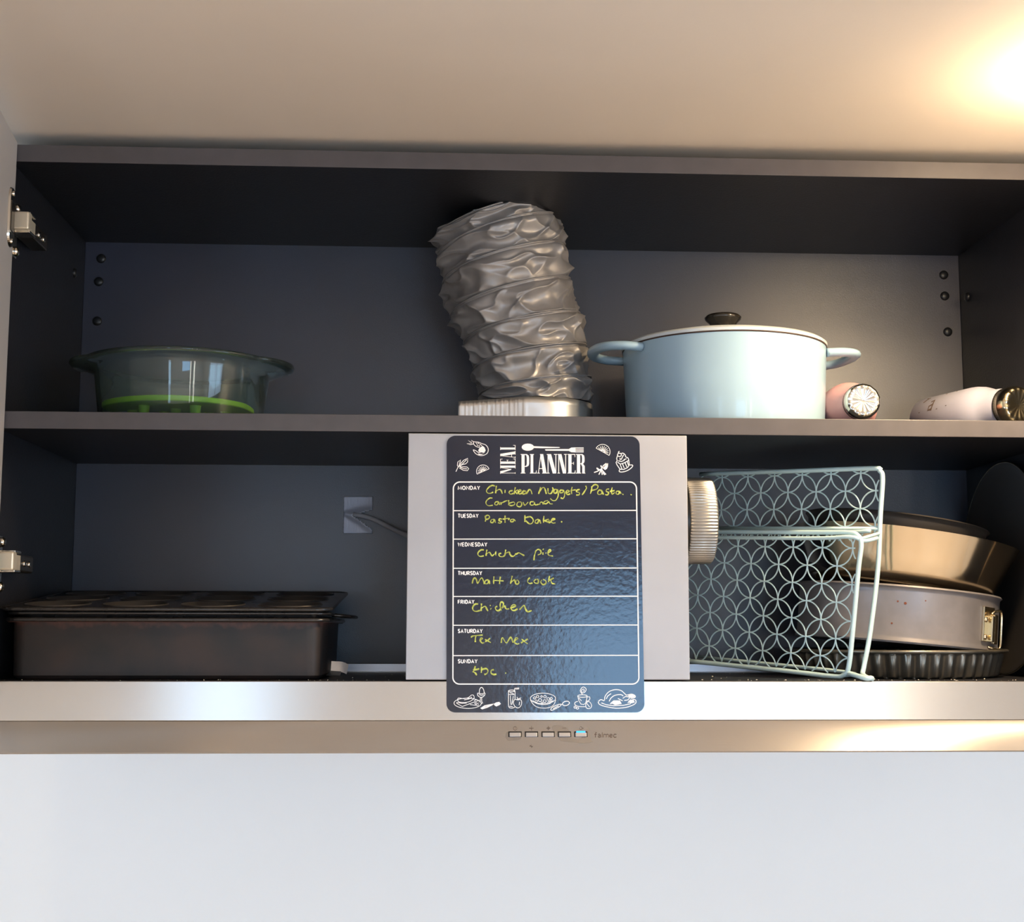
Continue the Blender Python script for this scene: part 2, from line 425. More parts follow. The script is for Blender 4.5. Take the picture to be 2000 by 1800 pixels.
sym([([(1067, 1421.5), (1075, 1421.5)], False), ([(1071, 1417.5), (1071, 1426)], False), (circ(1071, 1421.5, 2, n=10), True)], .7)
sym([([(1098, 1421.5), (1106, 1421.5)], False)])
sym([(circ(1134.5, 1421.5, 2.6, n=14), True), ([(1137.5, 1421.5), (1140, 1421.5)], False)], .7)
sym([([(1034, 1457), (1041, 1457)], False), ([(1037.5, 1454), (1037.5, 1460)], False), ([(1035, 1455), (1040, 1459)], False)], .7)

# stroke font --------------------------------------------------------------
G = {'A': [[(0, 1), (.5, 0), (1, 1)], [(.2, .65), (.8, .65)]], 'D': [[(0, 0), (0, 1), (.45, 1), (.85, .8), (1, .5), (.85, .2), (.45, 0), (0, 0)]],
     'E': [[(.9, 0), (0, 0), (0, 1), (.9, 1)], [(0, .5), (.8, .5)]], 'F': [[(.9, 0), (0, 0), (0, 1)], [(0, .5), (.8, .5)]],
     'H': [[(0, 0), (0, 1)], [(1, 0), (1, 1)], [(0, .5), (1, .5)]], 'I': [[(.5, 0), (.5, 1)]],
     'M': [[(0, 1), (.1, 0), (.5, .8), (.9, 0), (1, 1)]], 'N': [[(0, 1), (0, 0), (1, 1), (1, 0)]],
     'O': [[(.5, 0), (.85, .15), (1, .5), (.85, .85), (.5, 1), (.15, .85), (0, .5), (.15, .15), (.5, 0)]],
     'R': [[(0, 1), (0, 0), (.6, 0), (.9, .12), (.9, .42), (.6, .53), (0, .53)], [(.5, .53), (1, 1)]],
     'S': [[(.9, .12), (.6, 0), (.25, .02), (.05, .22), (.2, .42), (.75, .56), (.95, .76), (.7, .98), (.35, 1), (.05, .86)]],
     'T': [[(0, 0), (1, 0)], [(.5, 0), (.5, 1)]], 'U': [[(0, 0), (0, .7), (.2, .96), (.5, 1), (.8, .96), (1, .7), (1, 0)]],
     'W': [[(0, 0), (.25, 1), (.5, .15), (.75, 1), (1, 0)]], 'Y': [[(0, 0), (.5, .52), (1, 0)], [(.5, .52), (.5, 1)]],
     'f': [[(.9, .05), (.6, 0), (.4, .15), (.4, 1)], [(0, .38), (.9, .38)]], 'a': [[(.1, .42), (.5, .34), (.9, .45), (.9, 1)], [(.9, .62), (.3, .66), (.08, .82), (.3, 1), (.9, .92)]],
     'l': [[(.5, 0), (.5, 1)]], 'm': [[(0, 1), (0, .36)], [(0, .45), (.25, .36), (.5, .48), (.5, 1)], [(.5, .45), (.78, .36), (1, .48), (1, 1)]],
     'e': [[(.05, .66), (.95, .66), (.85, .42), (.5, .34), (.15, .45), (.02, .68), (.2, .93), (.55, 1), (.9, .92)]],
     'c': [[(.95, .42), (.5, .34), (.12, .45), (.0, .68), (.15, .93), (.5, 1), (.95, .93)]]}
WD = {'M': 1.15, 'W': 1.25, 'I': .28, 'O': 1.12, 'N': 1.0, 'l': .25, 'm': 1.5, 'E': .72, 'F': .7, 'S': .75, 'T': .8, 'R': .82, 'f': .75}
def word(bm, txt, x, y, wtot, h, wd, place, gap=.32):
    tot = sum(WD.get(c, .9) for c in txt)+gap*(len(txt)-1); k = wtot/tot
    for c in txt:
        cw = WD.get(c, .9)*k
        for s in G[c]: ribbon(bm, [(x+p[0]*cw, y+p[1]*h) for p in s], wd, place)
        x += cw+gap*k
bm = bmesh.new(); word(bm, 'falmec', 1161, 1430, 43, 9.5, 1.5, FP, .3); face_front(bm); link('maker_lettering', bm, M['print'], hood)
# smudges left around the buttons
M['smudge'] = mat('dull_finger_smudge', (.25, .23, .22), .5, metal=.7)
for blob in ([(1079, 1418), (1095, 1417), (1110, 1424), (1116, 1440), (1135, 1442), (1148, 1420), (1154, 1444), (1157, 1449), (1140, 1451), (1120, 1449), (1098, 1447), (1090, 1438), (1082, 1428)],
             [(988, 1431), (994, 1429), (1018, 1430), (1018, 1441), (1006, 1445), (993, 1445), (987, 1438)]):
    bm = bmesh.new(); c_ = [(v.x, v.y) for v in spline([(x, y, 0) for x, y in blob], 4, True)]
    f = bm.faces.new([bm.verts.new(fasc(x, y, .00012)) for x, y in c_]); bmesh.ops.triangulate(bm, faces=[f]); face_front(bm); link('smudge', bm, M['smudge'], hood)

# ---------------------------------------------------------------- meal planner
PY = -.0016
pl = empty('meal_planner', (0, 0, 0), 'dark blue magnetic weekly meal planner with white print and yellow handwriting on the hood box', 'planner')
PP = lambda x, y, o=0: at(x, y, PY-.00025-o)
bm = bmesh.new()
tl, tr, bl_, br_ = (872.5, 850.5), (1249, 852), (872, 1391), (1259, 1391)
def plq(u, v):
    return ((tl[0]*(1-u)+tr[0]*u)*(1-v)+(bl_[0]*(1-u)+br_[0]*u)*v, (tl[1]*(1-u)+tr[1]*u)*(1-v)+(bl_[1]*(1-u)+br_[1]*u)*v)
pr = roundrect(0, 380, 0, 540, 17)
f1, f2 = [], []
for a, b in pr:
    p = plq(a/380, 1-b/540); f1.append(bm.verts.new(at(p[0], p[1], PY))); f2.append(bm.verts.new(at(p[0], p[1], -.0004)))
bm.faces.new(f1); n = len(f1)
for i in range(n): bm.faces.new((f1[i], f2[i], f2[(i+1) % n], f1[(i+1) % n]))
bmesh.ops.recalc_face_normals(bm, faces=bm.faces); link('sheet', bm, M['planner'], pl)
def print_part(name, strokes, wd=1.0, m=None, fills=(), off=0):
    bm = bmesh.new()
    for k, s in enumerate(strokes):
        cl = False
        if isinstance(s, tuple) and s and s[0] == 'c': cl = True; s = s[1]
        ribbon(bm, s, wd, PP, off+k*2e-6, closed=cl)
    for f in fills: polyf(bm, f, PP, off)
    face_front(bm)
    return link(name, bm, m or M['white'], pl)
# frame and rules
fr = []
for a, b in roundrect(0, 360, 0, 395, 13):
    u = a/360; v = 1-b/395
    xl_ = 885.5+(-1)*v; xr_ = 1243+5*v; fr.append((xl_*(1-u)+xr_*u, 941+(1335.5-941)*v))
print_part('table_border', [('c', fr)], 2.4)
for yl in (997, 1052.5, 1109.5, 1164.5, 1220.8, 1280):
    v = (yl-941)/395; print_part('table_rule', [[(885.5-v, yl), (1243+5*v, yl-.6)]], 1.9)
for t, y, wx in (('MONDAY', 949, 43), ('TUESDAY', 1003.5, 40), ('WEDNESDAY', 1059.5, 57), ('THURSDAY', 1115.5, 47), ('FRIDAY', 1171.5, 32), ('SATURDAY', 1228.5, 48), ('SUNDAY', 1287.5, 38)):
    bm = bmesh.new(); word(bm, t, 894.8, y, wx-.8, 6.8, 1.8, PP, .42); face_front(bm); link('day_name', bm, M['white'], pl)
# title: high-contrast condensed capitals in unit boxes, polygons [x,y], y down
def R_(x0, y0, x1, y1): return [(x0, y0), (x1, y0), (x1, y1), (x0, y1)]
SE = .035
T = {'P': [R_(.10, 0, .46, 1), R_(0, 0, .56, SE), R_(0, 1-SE, .56, 1), [(.46, 0), (.72, 0), (.95, .08), (1, .2), (.72, .2), (.66, .06), (.46, .035)], R_(.72, .18, 1, .52), [(.46, .66), (.46, .63), (.66, .60), (.72, .5), (1, .5), (.93, .6), (.7, .66)]],
     'L': [R_(.10, 0, .50, 1), R_(0, 0, .60, SE), R_(0, 1-SE, 1, 1), [(.86, 1), (.95, .84), (1, .84), (1, 1)]],
     'A': [[(.28, 0), (.60, 0), (.95, 1), (.58, 1)], [(.33, 0), (.38, .04), (.14, 1), (.07, 1)], R_(.2, .73, .66, .765), R_(0, 1-SE, .25, 1), R_(.5, 1-SE, 1, 1)],
     'N': [R_(.08, 0, .16, 1), [(.05, 0), (.42, 0), (.92, 1), (.58, 1)], R_(.84, 0, .92, 1), R_(0, 0, .3, SE), R_(.70, 0, 1, SE), R_(0, 1-SE, .26, 1)],
     'E': [R_(.10, 0, .50, 1), R_(0, 0, .96, SE), R_(0, 1-SE, 1, 1), R_(.5, .46, .78, .49), [(.86, 0), (.96, 0), (.96, .16), (.91, .16)], [(.86, 1), (.95, .84), (1, .84), (1, 1)], R_(.74, .4, .79, .55)],
     'R': [R_(.10, 0, .44, 1), R_(0, 0, .54, SE), R_(0, 1-SE, .54, 1), [(.44, 0), (.66, 0), (.86, .08), (.9, .2), (.64, .2), (.6, .06), (.44, .035)], R_(.64, .18, .9, .38), [(.44, .52), (.44, .49), (.6, .46), (.64, .36), (.9, .36), (.84, .46), (.7, .5)], [(.5, .49), (.72, .49), (.92, .62), (.92, .95), (1, 1), (.66, 1), (.66, .65)]],
     'M': [R_(.06, 0, .11, 1), [(.03, 0), (.30, 0), (.58, .72), (.46, .72)], [(.48, .72), (.53, .72), (.74, 0), (.70, 0)], R_(.70, 0, .94, 1), R_(0, 0, .2, SE), R_(.62, 0, 1, SE), R_(0, 1-SE, .17, 1), R_(.62, 1-SE, 1, 1)]}
def title(name, txt, boxes, vertical=False):
    bm = bmesh.new()
    for c, (a0, a1) in zip(txt, boxes):
        for k, poly in enumerate(T[c]):
            pts = []
            for x, y in poly:
                if vertical: pts.append((977+29.8*y, a0+(a1-a0)*x))      # reads upwards
                else: pts.append((a0+(a1-a0)*x, 886.5+37.8*y))
            polyf(bm, pts, PP, k*3e-6)
    face_front(bm); link(name, bm, M['white'], pl)
title('title_lettering', 'PLANNER', ((1017, 1033.5), (1035, 1048), (1049.5, 1068.5), (1068, 1088), (1089, 1107), (1108.5, 1124), (1125, 1143.5)))
title('title_lettering', 'MEAL', ((925, 908), (906.5, 895.5), (894.5, 880.5), (878.5, 869)), True)
sp = circ(1031, 873, 12, 7, n=24)
print_part('spoon_and_fork_print', [], fills=[sp, [(1042, 871), (1060, 871.8), (1092, 872.8), (1094, 873.5), (1092, 874.4), (1060, 875), (1042, 874.6)],
    [(1064, 878), (1066, 877), (1112, 876.7), (1112, 880.2), (1066, 879.8)], [(1111, 876.5), (1116, 873.8), (1124, 873.4), (1124, 883.2), (1116, 882.8), (1111, 880.5)],
    R_(1123, 873.6, 1140, 875), R_(1123, 876.3, 1140, 877.7), R_(1123, 879, 1140, 880.4), R_(1123, 881.7, 1140, 883.1)])
def S4(pts, ox, oy, sx, sy=None):
    return [(ox+p[0]*sx, oy+p[1]*(sy or sx)) for p in pts]
def smooth2(pts, sub=4, closed=False): return [(v.x, v.y) for v in spline([(p[0], p[1], 0) for p in pts], sub, closed)]
k4 = .095
c4 = lambda pts: S4(pts, 880, 850, k4)
# prawn
body = smooth2([(470, 130), (570, 140), (650, 170), (720, 195), (765, 250), (775, 310), (750, 370), (690, 405), (620, 415), (540, 390), (490, 345), (465, 295)], 4)
inner = smooth2([(465, 295), (520, 315), (570, 350), (620, 345), (575, 315), (600, 255), (530, 230), (480, 185), (470, 130)], 3)
print_part('prawn_print', [c4(body), c4(inner), c4([(470, 130), (430, 100), (440, 150), (360, 100), (430, 165), (335, 170), (410, 190), (480, 170)])]+[c4([(x, y), (x+26, y+24)]) for x, y in ((520, 150), (560, 150), (600, 175), (540, 190), (580, 205), (620, 190))], 1.2,
    fills=[c4([(600, 255), (660, 215), (700, 250), (722, 310), (690, 360), (620, 345), (580, 315)]), c4([(560, 370), (640, 385), (690, 370), (640, 400), (580, 400)])])
# leaves
leaf = [[(110, 745), (150, 660), (190, 590), (205, 500), (150, 545), (140, 620), (165, 655)], [(180, 640), (225, 560), (270, 510), (352, 470), (350, 545), (310, 585), (240, 600), (190, 640)], [(190, 650), (270, 645), (340, 650), (375, 685), (345, 725), (260, 715), (180, 668)], [(195, 640), (260, 570), (330, 500)], [(200, 655), (260, 680), (340, 690)], [(170, 640), (190, 570), (198, 520)]]
print_part('leaf_print', [c4(s) for s in leaf], 1.25)
def lemon(cx, cy, r, rot, name='lemon_slice_print'):
    st = [circ(cx, cy, r, n=18, a0=180, a1=360, rot=rot)]; q = math.radians(rot)
    st.append([(cx-r*math.cos(q), cy-r*math.sin(q)), (cx+r*math.cos(q), cy+r*math.sin(q))])
    for a in range(15, 180, 21):
        t = math.radians(180+a)+q; st.append([(cx+2*math.cos(t), cy+2*math.sin(t)), (cx+r*.8*math.cos(t), cy+r*.8*math.sin(t))])
    print_part(name, st, 1.05)
lemon(943.5, 920.5, 12.8, -24); lemon(1177, 882, 14.5, 29)
# herb sprig
c5 = lambda pts: S4(pts, 1140, 850, .055)
print_part('herb_print', [c5(s) for s in ([(370, 1315), (500, 1270), (620, 1190), (740, 1080), (860, 1000)], [(540, 1390), (590, 1290), (600, 1210)], [(660, 1400), (640, 1300), (620, 1200)], [(790, 1385), (700, 1290), (640, 1200)], [(460, 1150), (560, 1220)], [(600, 1070), (660, 1150)])], 1.9,
    fills=[c5(f) for f in ([(640, 1130), (700, 1050), (790, 980), (830, 1010), (870, 990), (860, 1100), (830, 1180), (760, 1230), (700, 1180)], [(455, 1190), (470, 1150), (560, 1210), (580, 1250), (500, 1230)], [(660, 1250), (720, 1280), (800, 1380), (730, 1410), (680, 1350)], [(590, 1080), (630, 1060), (650, 1140), (620, 1150)])])
# cupcake
cup = [[(1240, 640), (1230, 590), (1270, 565)], ('c', circ(1270, 690, 70, 60, 16)), smooth2([(1340, 640), (1400, 630), (1480, 700), (1490, 760), (1570, 800), (1600, 880), (1620, 1050)], 3),
       [(1200, 720), (1170, 820), (1190, 900), (1150, 960), (1180, 1040), (1290, 1200)], smooth2([(1290, 1200), (1260, 1270), (1330, 1300), (1500, 1270), (1660, 1180), (1740, 1090), (1720, 1050), (1640, 1050)], 3),
       [(1290, 1200), (1420, 1210), (1560, 1140), (1620, 1050)], [(1200, 950), (1300, 1020), (1430, 980), (1560, 910), (1590, 880)], [(1330, 860), (1400, 720), (1420, 690)], [(1300, 880), (1290, 800)], [(1420, 860), (1520, 830)], [(1230, 900), (1330, 930), (1450, 880)],
       [(1300, 1040), (1360, 1190)], [(1380, 1010), (1440, 1160)], [(1470, 970), (1530, 1120)], [(1550, 930), (1590, 1060)]]
print_part('cupcake_print', [('c', c5(s[1])) if isinstance(s, tuple) else c5(s) for s in cup], 1.5)
# bottom row
c6 = lambda pts: S4(pts, 880, 1336, k4); c7 = lambda pts: S4(pts, 1070, 1336, k4)
def Q(f, s): return ('c', f(s[1])) if isinstance(s, tuple) else f(s)
print_part('sausage_plate_print', [Q(c6, s) for s in (('c', circ(350, 390, 280, 105, 30, rot=1)), smooth2([(140, 310), (170, 280), (270, 295), (370, 270), (430, 220), (475, 230), (480, 290), (400, 350), (280, 375), (170, 360), (140, 310)], 3), [(280, 320), (380, 300), (440, 260)],
    [(120, 385), (240, 455), (440, 380), (590, 330), (570, 440), (400, 415)], [(120, 370), (230, 390), (330, 385)], [(480, 340), (540, 310)], ('c', circ(525, 395, 28, 16, 10)))], 1.15)
print_part('egg_cup_print', [Q(c6, s) for s in (smooth2([(590, 180), (600, 100), (635, 62), (675, 100), (695, 180)], 4), smooth2([(555, 180), (560, 230), (610, 265), (660, 260), (700, 220), (705, 180), (640, 195), (555, 180)], 3), [(615, 265), (610, 350), (640, 400), (660, 385), (640, 350), (640, 265)], [(585, 210), (640, 228), (680, 210)])], 1.3)
print_part('fork_print', [c6([(700, 470), (820, 420), (900, 400)])], 1.2, fills=[c6([(610, 490), (700, 430), (800, 410), (890, 395), (860, 430), (760, 480), (650, 515)]), c6([(890, 400), (940, 370), (1000, 360), (1035, 400), (1000, 430), (940, 455), (900, 430)])])
print_part('glass_and_apple_print', [Q(c6, s) for s in ([(1190, 130), (1190, 450), (1215, 485), (1270, 490), (1320, 470)], [(1325, 140), (1325, 300)], ('c', circ(1257, 135, 68, 18, 16)), [(1305, 150), (1320, 80), (1410, 75), (1405, 95), (1330, 100)], [(1200, 210), (1310, 210)], [(1230, 230), (1240, 420)], [(1290, 240), (1260, 420)], [(1215, 170), (1300, 195)],
    ('c', smooth2([(1380, 320), (1440, 315), (1462, 370), (1440, 450), (1385, 485), (1325, 455), (1290, 380), (1320, 310)], 3, True)), [(1380, 320), (1370, 260)], [(1385, 300), (1455, 275), (1420, 310), (1385, 310)], [(1420, 360), (1410, 430)], [(1210, 450), (1280, 460)])], 1.25)
bc = [Q(c6, ('c', circ(1900, 290, 260, 108, 34))), Q(c6, smooth2([(1640, 320), (1700, 410), (1790, 470), (1910, 490), (2030, 475), (2120, 420), (2165, 320)], 4)), Q(c6, smooth2([(1690, 330), (1760, 390), (1900, 415), (2040, 395), (2110, 330)], 3))]
for x, y, r in ((1730, 280, 26), (1790, 250, 26), (1760, 345, 26), (1840, 325, 34), (1870, 250, 20), (1940, 255, 28), (1935, 345, 32), (2010, 300, 30), (2070, 290, 24), (2020, 370, 20), (2060, 340, 18), (1880, 385, 18)):
    bc.append(('c', circ(*c6([(x, y)])[0], r*k4, r*k4*.9, 10)))
print_part('salad_bowl_print', bc, 1.15)
print_part('spoon_print', [Q(c7, s) for s in (('c', smooth2([(60, 520), (80, 480), (150, 440), (220, 415), (275, 410), (250, 450), (160, 500), (80, 535)], 2, True)), ('c', circ(372, 392, 72, 44, 16, rot=-14)), [(110, 500), (220, 440)], [(275, 415), (305, 405)])], 1.5)
cupst = [('c', circ(712, 240, 98, 26, 18)), [(614, 240), (640, 340), (680, 405), (740, 415), (780, 380), (810, 240)], [(640, 280), (690, 340)], smooth2([(815, 260), (860, 260), (855, 320), (795, 350)], 3), smooth2([(620, 350), (560, 370), (560, 420), (640, 455), (780, 460)], 3), ('c', smooth2([(790, 380), (850, 355), (900, 430), (870, 495), (800, 490), (780, 440)], 3, True)), [(800, 390), (860, 470)],
         smooth2([(710, 205), (665, 130), (720, 55), (785, 90), (770, 150), (715, 175), (690, 130), (730, 95), (750, 130), (720, 145)], 3), ('c', circ(560, 470, 22, 22, 10)), ('c', circ(610, 490, 24, 20, 10))]
print_part('coffee_cup_print', [Q(c7, s) for s in cupst], 1.3)
tk = [smooth2([(1165, 330), (1180, 240), (1260, 150), (1380, 110), (1500, 125), (1580, 190), (1620, 220), (1720, 200), (1790, 230), (1790, 270), (1700, 290)], 4), smooth2([(1040, 350), (1090, 315), (1160, 340)], 3), smooth2([(1035, 360), (1060, 410), (1180, 455), (1400, 490), (1600, 475), (1740, 430), (1810, 380), (1800, 320), (1740, 310)], 3),
      smooth2([(1260, 350), (1300, 280), (1380, 225), (1500, 210), (1550, 240)], 3), [(1200, 300), (1230, 240), (1300, 190)], [(1280, 400), (1400, 360), (1500, 380)], smooth2([(1540, 290), (1600, 250), (1680, 270), (1640, 320), (1570, 330)], 3), [(1640, 380), (1720, 350)], [(1440, 290), (1540, 340)], [(1100, 380), (1200, 420), (1350, 440), (1560, 430), (1700, 400)]]
print_part('roast_bird_print', [Q(c7, s) for s in tk], 1.6, fills=[c7([(1640, 220), (1720, 200), (1790, 235), (1780, 265), (1690, 275)]), c7([(1290, 380), (1350, 330), (1480, 330), (1520, 400), (1380, 425)]), c7([(1700, 310), (1760, 320), (1790, 370), (1700, 395), (1650, 350)])])
# handwriting, traced per line of the planner
hA = lambda s: S4(s, 940, 936, .155); hB = lambda s: S4(s, 880, 1056, .11); hC = lambda s: S4(s, 880, 1160, .11)
def hand(f, strokes, wd):
    bm = bmesh.new()
    for k, s in enumerate(strokes):
        p = smooth2(f(s), 4) if len(s) > 2 else f(s)
        ph = k*1.7
        ribbon(bm, p, lambda t: wd*(.95+.3*math.sin(t*7+ph)), PP, 2e-5+k*2e-6)
    face_front(bm); link('handwriting', bm, M['chalk'], pl)
dot = lambda x, y: [(x-7, y-5), (x+7, y+5)]
hand(hA, [[(170, 85), (140, 75), (100, 95), (65, 140), (80, 170), (115, 175), (150, 160)], [(190, 80), (185, 125), (180, 175)], [(183, 150), (225, 125), (250, 140), (265, 180)], [(300, 130), (298, 170)], [(395, 140), (365, 145), (350, 165), (370, 185), (405, 175)], [(430, 100), (420, 140), (415, 185)], [(415, 160), (460, 130)], [(425, 150), (455, 185)], [(465, 160), (500, 140), (480, 130), (460, 160), (480, 182), (510, 175)], [(515, 165), (550, 145), (530, 140), (515, 165), (530, 183), (560, 178)], [(560, 140), (570, 180), (600, 130), (625, 140), (640, 185)],
    [(722, 182), (735, 140), (748, 98)], [(736, 150), (770, 105), (798, 112), (820, 182)], [(840, 110), (845, 170), (880, 175), (905, 125), (895, 100)], [(960, 130), (925, 125), (915, 165), (945, 170), (960, 130), (970, 200), (940, 260), (900, 265), (870, 240)], [(1040, 140), (1000, 135), (990, 165), (1025, 165), (1040, 140), (1050, 200), (1030, 240), (1000, 230)], [(1065, 170), (1110, 150), (1085, 135), (1065, 165), (1090, 190), (1120, 180)], [(1145, 95), (1135, 140), (1140, 185)], [(1125, 140), (1190, 130)], [(1240, 125), (1205, 135), (1200, 155), (1235, 165), (1230, 195), (1195, 195)],
    [(1315, 80), (1325, 110), (1295, 160), (1270, 195)], [(1395, 90), (1390, 130), (1375, 180)], [(1385, 100), (1430, 65), (1470, 80), (1455, 120), (1390, 140)], [(1520, 140), (1485, 135), (1465, 170), (1485, 190), (1520, 175), (1515, 140), (1540, 190)], [(1610, 120), (1580, 125), (1575, 150), (1605, 165), (1590, 195), (1560, 190)], [(1650, 100), (1640, 145), (1650, 185), (1680, 165)], [(1620, 150), (1680, 140)], [(1740, 150), (1705, 150), (1700, 180), (1730, 185), (1745, 155), (1760, 180)], dot(1785, 188), dot(1888, 192)], 2.3)
hand(hA, [[(140, 235), (105, 235), (65, 270), (60, 305), (90, 330), (145, 325)], [(215, 280), (180, 285), (170, 315), (200, 320), (220, 285), (230, 320)], [(245, 285), (250, 320)], [(250, 300), (300, 275), (330, 265)], [(345, 260), (345, 290), (345, 325)], [(350, 300), (410, 285), (420, 315), (380, 330), (350, 320)], [(480, 280), (455, 295), (450, 330), (485, 345), (510, 320), (500, 285), (475, 285)], [(525, 285), (550, 325), (590, 285)], [(660, 280), (620, 285), (620, 320), (660, 320), (670, 285), (680, 320), (725, 312)], [(735, 318), (745, 288), (768, 288), (780, 316)], [(840, 265), (800, 275), (785, 300), (820, 305), (850, 280), (865, 305), (900, 308)]], 1.9)
hand(hA, [[(50, 460), (55, 500), (50, 530)], [(45, 470), (80, 450), (105, 470), (90, 495), (55, 505)], [(160, 500), (125, 510), (120, 540), (150, 540), (165, 505), (180, 545)], [(260, 500), (230, 495), (225, 520), (255, 530), (240, 550), (210, 545)], [(300, 455), (298, 500), (300, 545)], [(270, 500), (350, 490), (340, 510)], [(410, 500), (375, 505), (370, 530), (400, 530), (412, 505), (430, 525)],
    [(550, 450), (550, 500), (548, 535)], [(560, 480), (620, 470), (655, 510), (640, 550), (605, 558), (560, 520)], [(720, 500), (685, 515), (680, 545), (710, 550), (730, 510), (750, 555)], [(790, 460), (785, 510), (785, 545)], [(790, 520), (850, 500)], [(800, 520), (850, 540)], [(855, 510), (855, 545), (880, 530)], [(880, 525), (930, 500), (900, 495), (880, 530), (905, 550), (935, 545)], dot(1012, 533)], 2.3)
hand(hB, [[(590, 160), (540, 160), (490, 205), (490, 250), (530, 275), (590, 265)], [(645, 155), (635, 210), (630, 265)], [(635, 230), (690, 200), (710, 230), (740, 265), (780, 230)], [(805, 185), (800, 225), (805, 260)], [(900, 220), (860, 230), (870, 270), (920, 280), (960, 260)], [(980, 155), (970, 210), (965, 260)], [(970, 220), (1040, 200), (1050, 250)], [(1050, 215), (1080, 270), (1130, 265), (1160, 220)], [(1160, 240), (1210, 210), (1250, 230), (1310, 262)], [(1520, 165), (1490, 260), (1480, 345)], [(1500, 200), (1550, 150), (1600, 175), (1600, 225), (1550, 250)], [(1640, 205), (1640, 245)], dot(1645, 150), dot(1695, 215), [(1720, 220), (1780, 180), (1760, 155), (1730, 200), (1745, 255), (1820, 268)]], 2.4)
hand(hB, [[(385, 755), (400, 690), (430, 655), (460, 690), (480, 755), (520, 690), (555, 655), (580, 700), (600, 765)], [(670, 690), (620, 705), (610, 755), (660, 755), (680, 700), (695, 765)], [(770, 630), (765, 700), (765, 765)], [(760, 700), (940, 710)], [(885, 635), (875, 700), (870, 765)], [(1095, 620), (1080, 690), (1065, 760)], [(1070, 740), (1130, 690), (1140, 730)], [(1170, 690), (1150, 740), (1180, 770), (1215, 740), (1190, 695), (1160, 700)], [(1410, 655), (1380, 680), (1370, 730), (1410, 755), (1455, 745)], [(1520, 680), (1480, 710), (1500, 745), (1550, 750), (1560, 700), (1530, 675)], [(1620, 690), (1600, 730), (1640, 775), (1690, 755), (1690, 710), (1640, 680)], [(1760, 620), (1745, 680), (1740, 730)], [(1750, 700), (1830, 660)], [(1780, 700), (1800, 750), (1860, 765)]], 2.3)
hand(hC, [[(490, 175), (440, 175), (395, 225), (400, 280), (450, 305), (520, 290)], [(550, 165), (545, 230), (540, 300)], [(545, 250), (610, 215), (640, 260), (665, 300)], dot(705, 200), dot(715, 260), [(830, 215), (795, 235), (815, 285), (860, 290), (890, 250)], [(900, 290), (880, 210), (890, 150), (920, 140), (940, 180), (910, 240)], [(910, 250), (960, 210), (985, 260), (1040, 260)], [(1060, 245), (1150, 215), (1130, 185), (1080, 210), (1080, 270), (1130, 290), (1190, 260)], [(1225, 275), (1280, 215), (1310, 200), (1330, 260), (1370, 310), (1440, 290)]], 2.7)
hand(hC, [[(365, 770), (400, 740), (570, 725)], [(450, 740), (440, 790), (440, 850)], [(525, 820), (570, 790), (545, 775), (525, 820), (560, 865), (600, 860)], [(610, 800), (660, 830), (715, 860)], [(700, 780), (650, 830), (615, 840)], [(900, 865), (910, 790), (930, 775), (965, 840), (1000, 860), (1050, 780), (1075, 770), (1110, 860)], [(1135, 830), (1195, 790), (1160, 775), (1135, 850), (1180, 885), (1220, 875)], [(1260, 795), (1310, 840), (1370, 880)], [(1370, 795), (1310, 830), (1250, 865)]], 2.4)
hand(hC, [[(440, 1275), (420, 1340), (395, 1385)], [(400, 1350), (510, 1325)], [(410, 1380), (440, 1400), (465, 1440)], [(550, 1290), (550, 1340), (545, 1395)], [(550, 1340), (630, 1320), (665, 1360), (640, 1410), (600, 1425)], [(770, 1340), (725, 1350), (720, 1400), (760, 1425), (815, 1420)], dot(980, 1400)], 2.8)

# ---------------------------------------------------------------- silver duct on the shelf
duct = empty('flexible_duct', (at(1040, 800, .19).x, .19, Z3), 'crumpled grey vinyl flexible vent duct leaning left, foil taped at its foot', 'duct')
dl = duct.location
cent = [(1045, 788, 112), (1045, 750, 112), (1033, 700, 116), (1021, 650, 121), (1001, 600, 124), (987, 540, 124), (980, 490, 125), (968, 448, 122), (964, 428, 118)]
cp = [at(x, y, .19)-dl for x, y, r in cent]; rad = [r*.000625 for x, y, r in cent]
cs = spline(cp, 24); rs = [v.x for v in spline([(r, 0, 0) for r in rad], 24)]
NS, NT = 330, 360; turns = 7.0
def axis_at(s_):
    k = min(s_, 1)*(len(cs)-1); a = int(k); f = k-a; b = min(a+1, len(cs)-1)
    return cs[a].lerp(cs[b], f), rs[a]*(1-f)+rs[b]*f
def shear(x, y, s_): return x*(.03+.27*s_)
bm = bmesh.new(); rings = []
for i in range(NS+1):
    s = i/NS; c, R0 = axis_at(s); ring = []
    for j in range(NT):
        th = 2*PI*j/NT; ct, st = math.cos(th), math.sin(th)
        ph = s*turns - th/(2*PI); turn = math.floor(ph); f = ph-turn
        env = math.sin(PI*f)**.55
        o = turn*4.37
        n1 = noise.noise(Vector((ct*1.5+o, st*1.5, f*.8+o*.3)))
        g1 = 1-abs(noise.noise(Vector((ct*1.6-o+f*.9, st*1.6+3, f*1.0))))*3.0
        g2 = 1-abs(noise.noise(Vector((ct*2.2+o, st*2.2-f*1.4, f*1.5+9))))*3.0
        n3 = noise.noise(Vector((ct*4-o, st*4+f*1.2, f*2.0+2)))
        d = env*(-.0035+.0085*n1+.0065*max(g1, 0)**1.5+.0042*max(g2, 0)**1.7+.0016*n3)
        e = min(f, 1-f); d += .0014*math.exp(-(e/.016)**2) - .0016*math.exp(-((e-.05)/.03)**2) + .0035*math.exp(-((f-.78)/.18)**2)
        r = R0+d-.002
        x, y = r*ct, r*st
        z = c.z + shear(x, y, s) - .004*env*math.exp(-((f-.15)/.15)**2)
        ring.append(bm.verts.new((c.x+x, c.y+y, max(z, .030))))
    rings.append(ring)
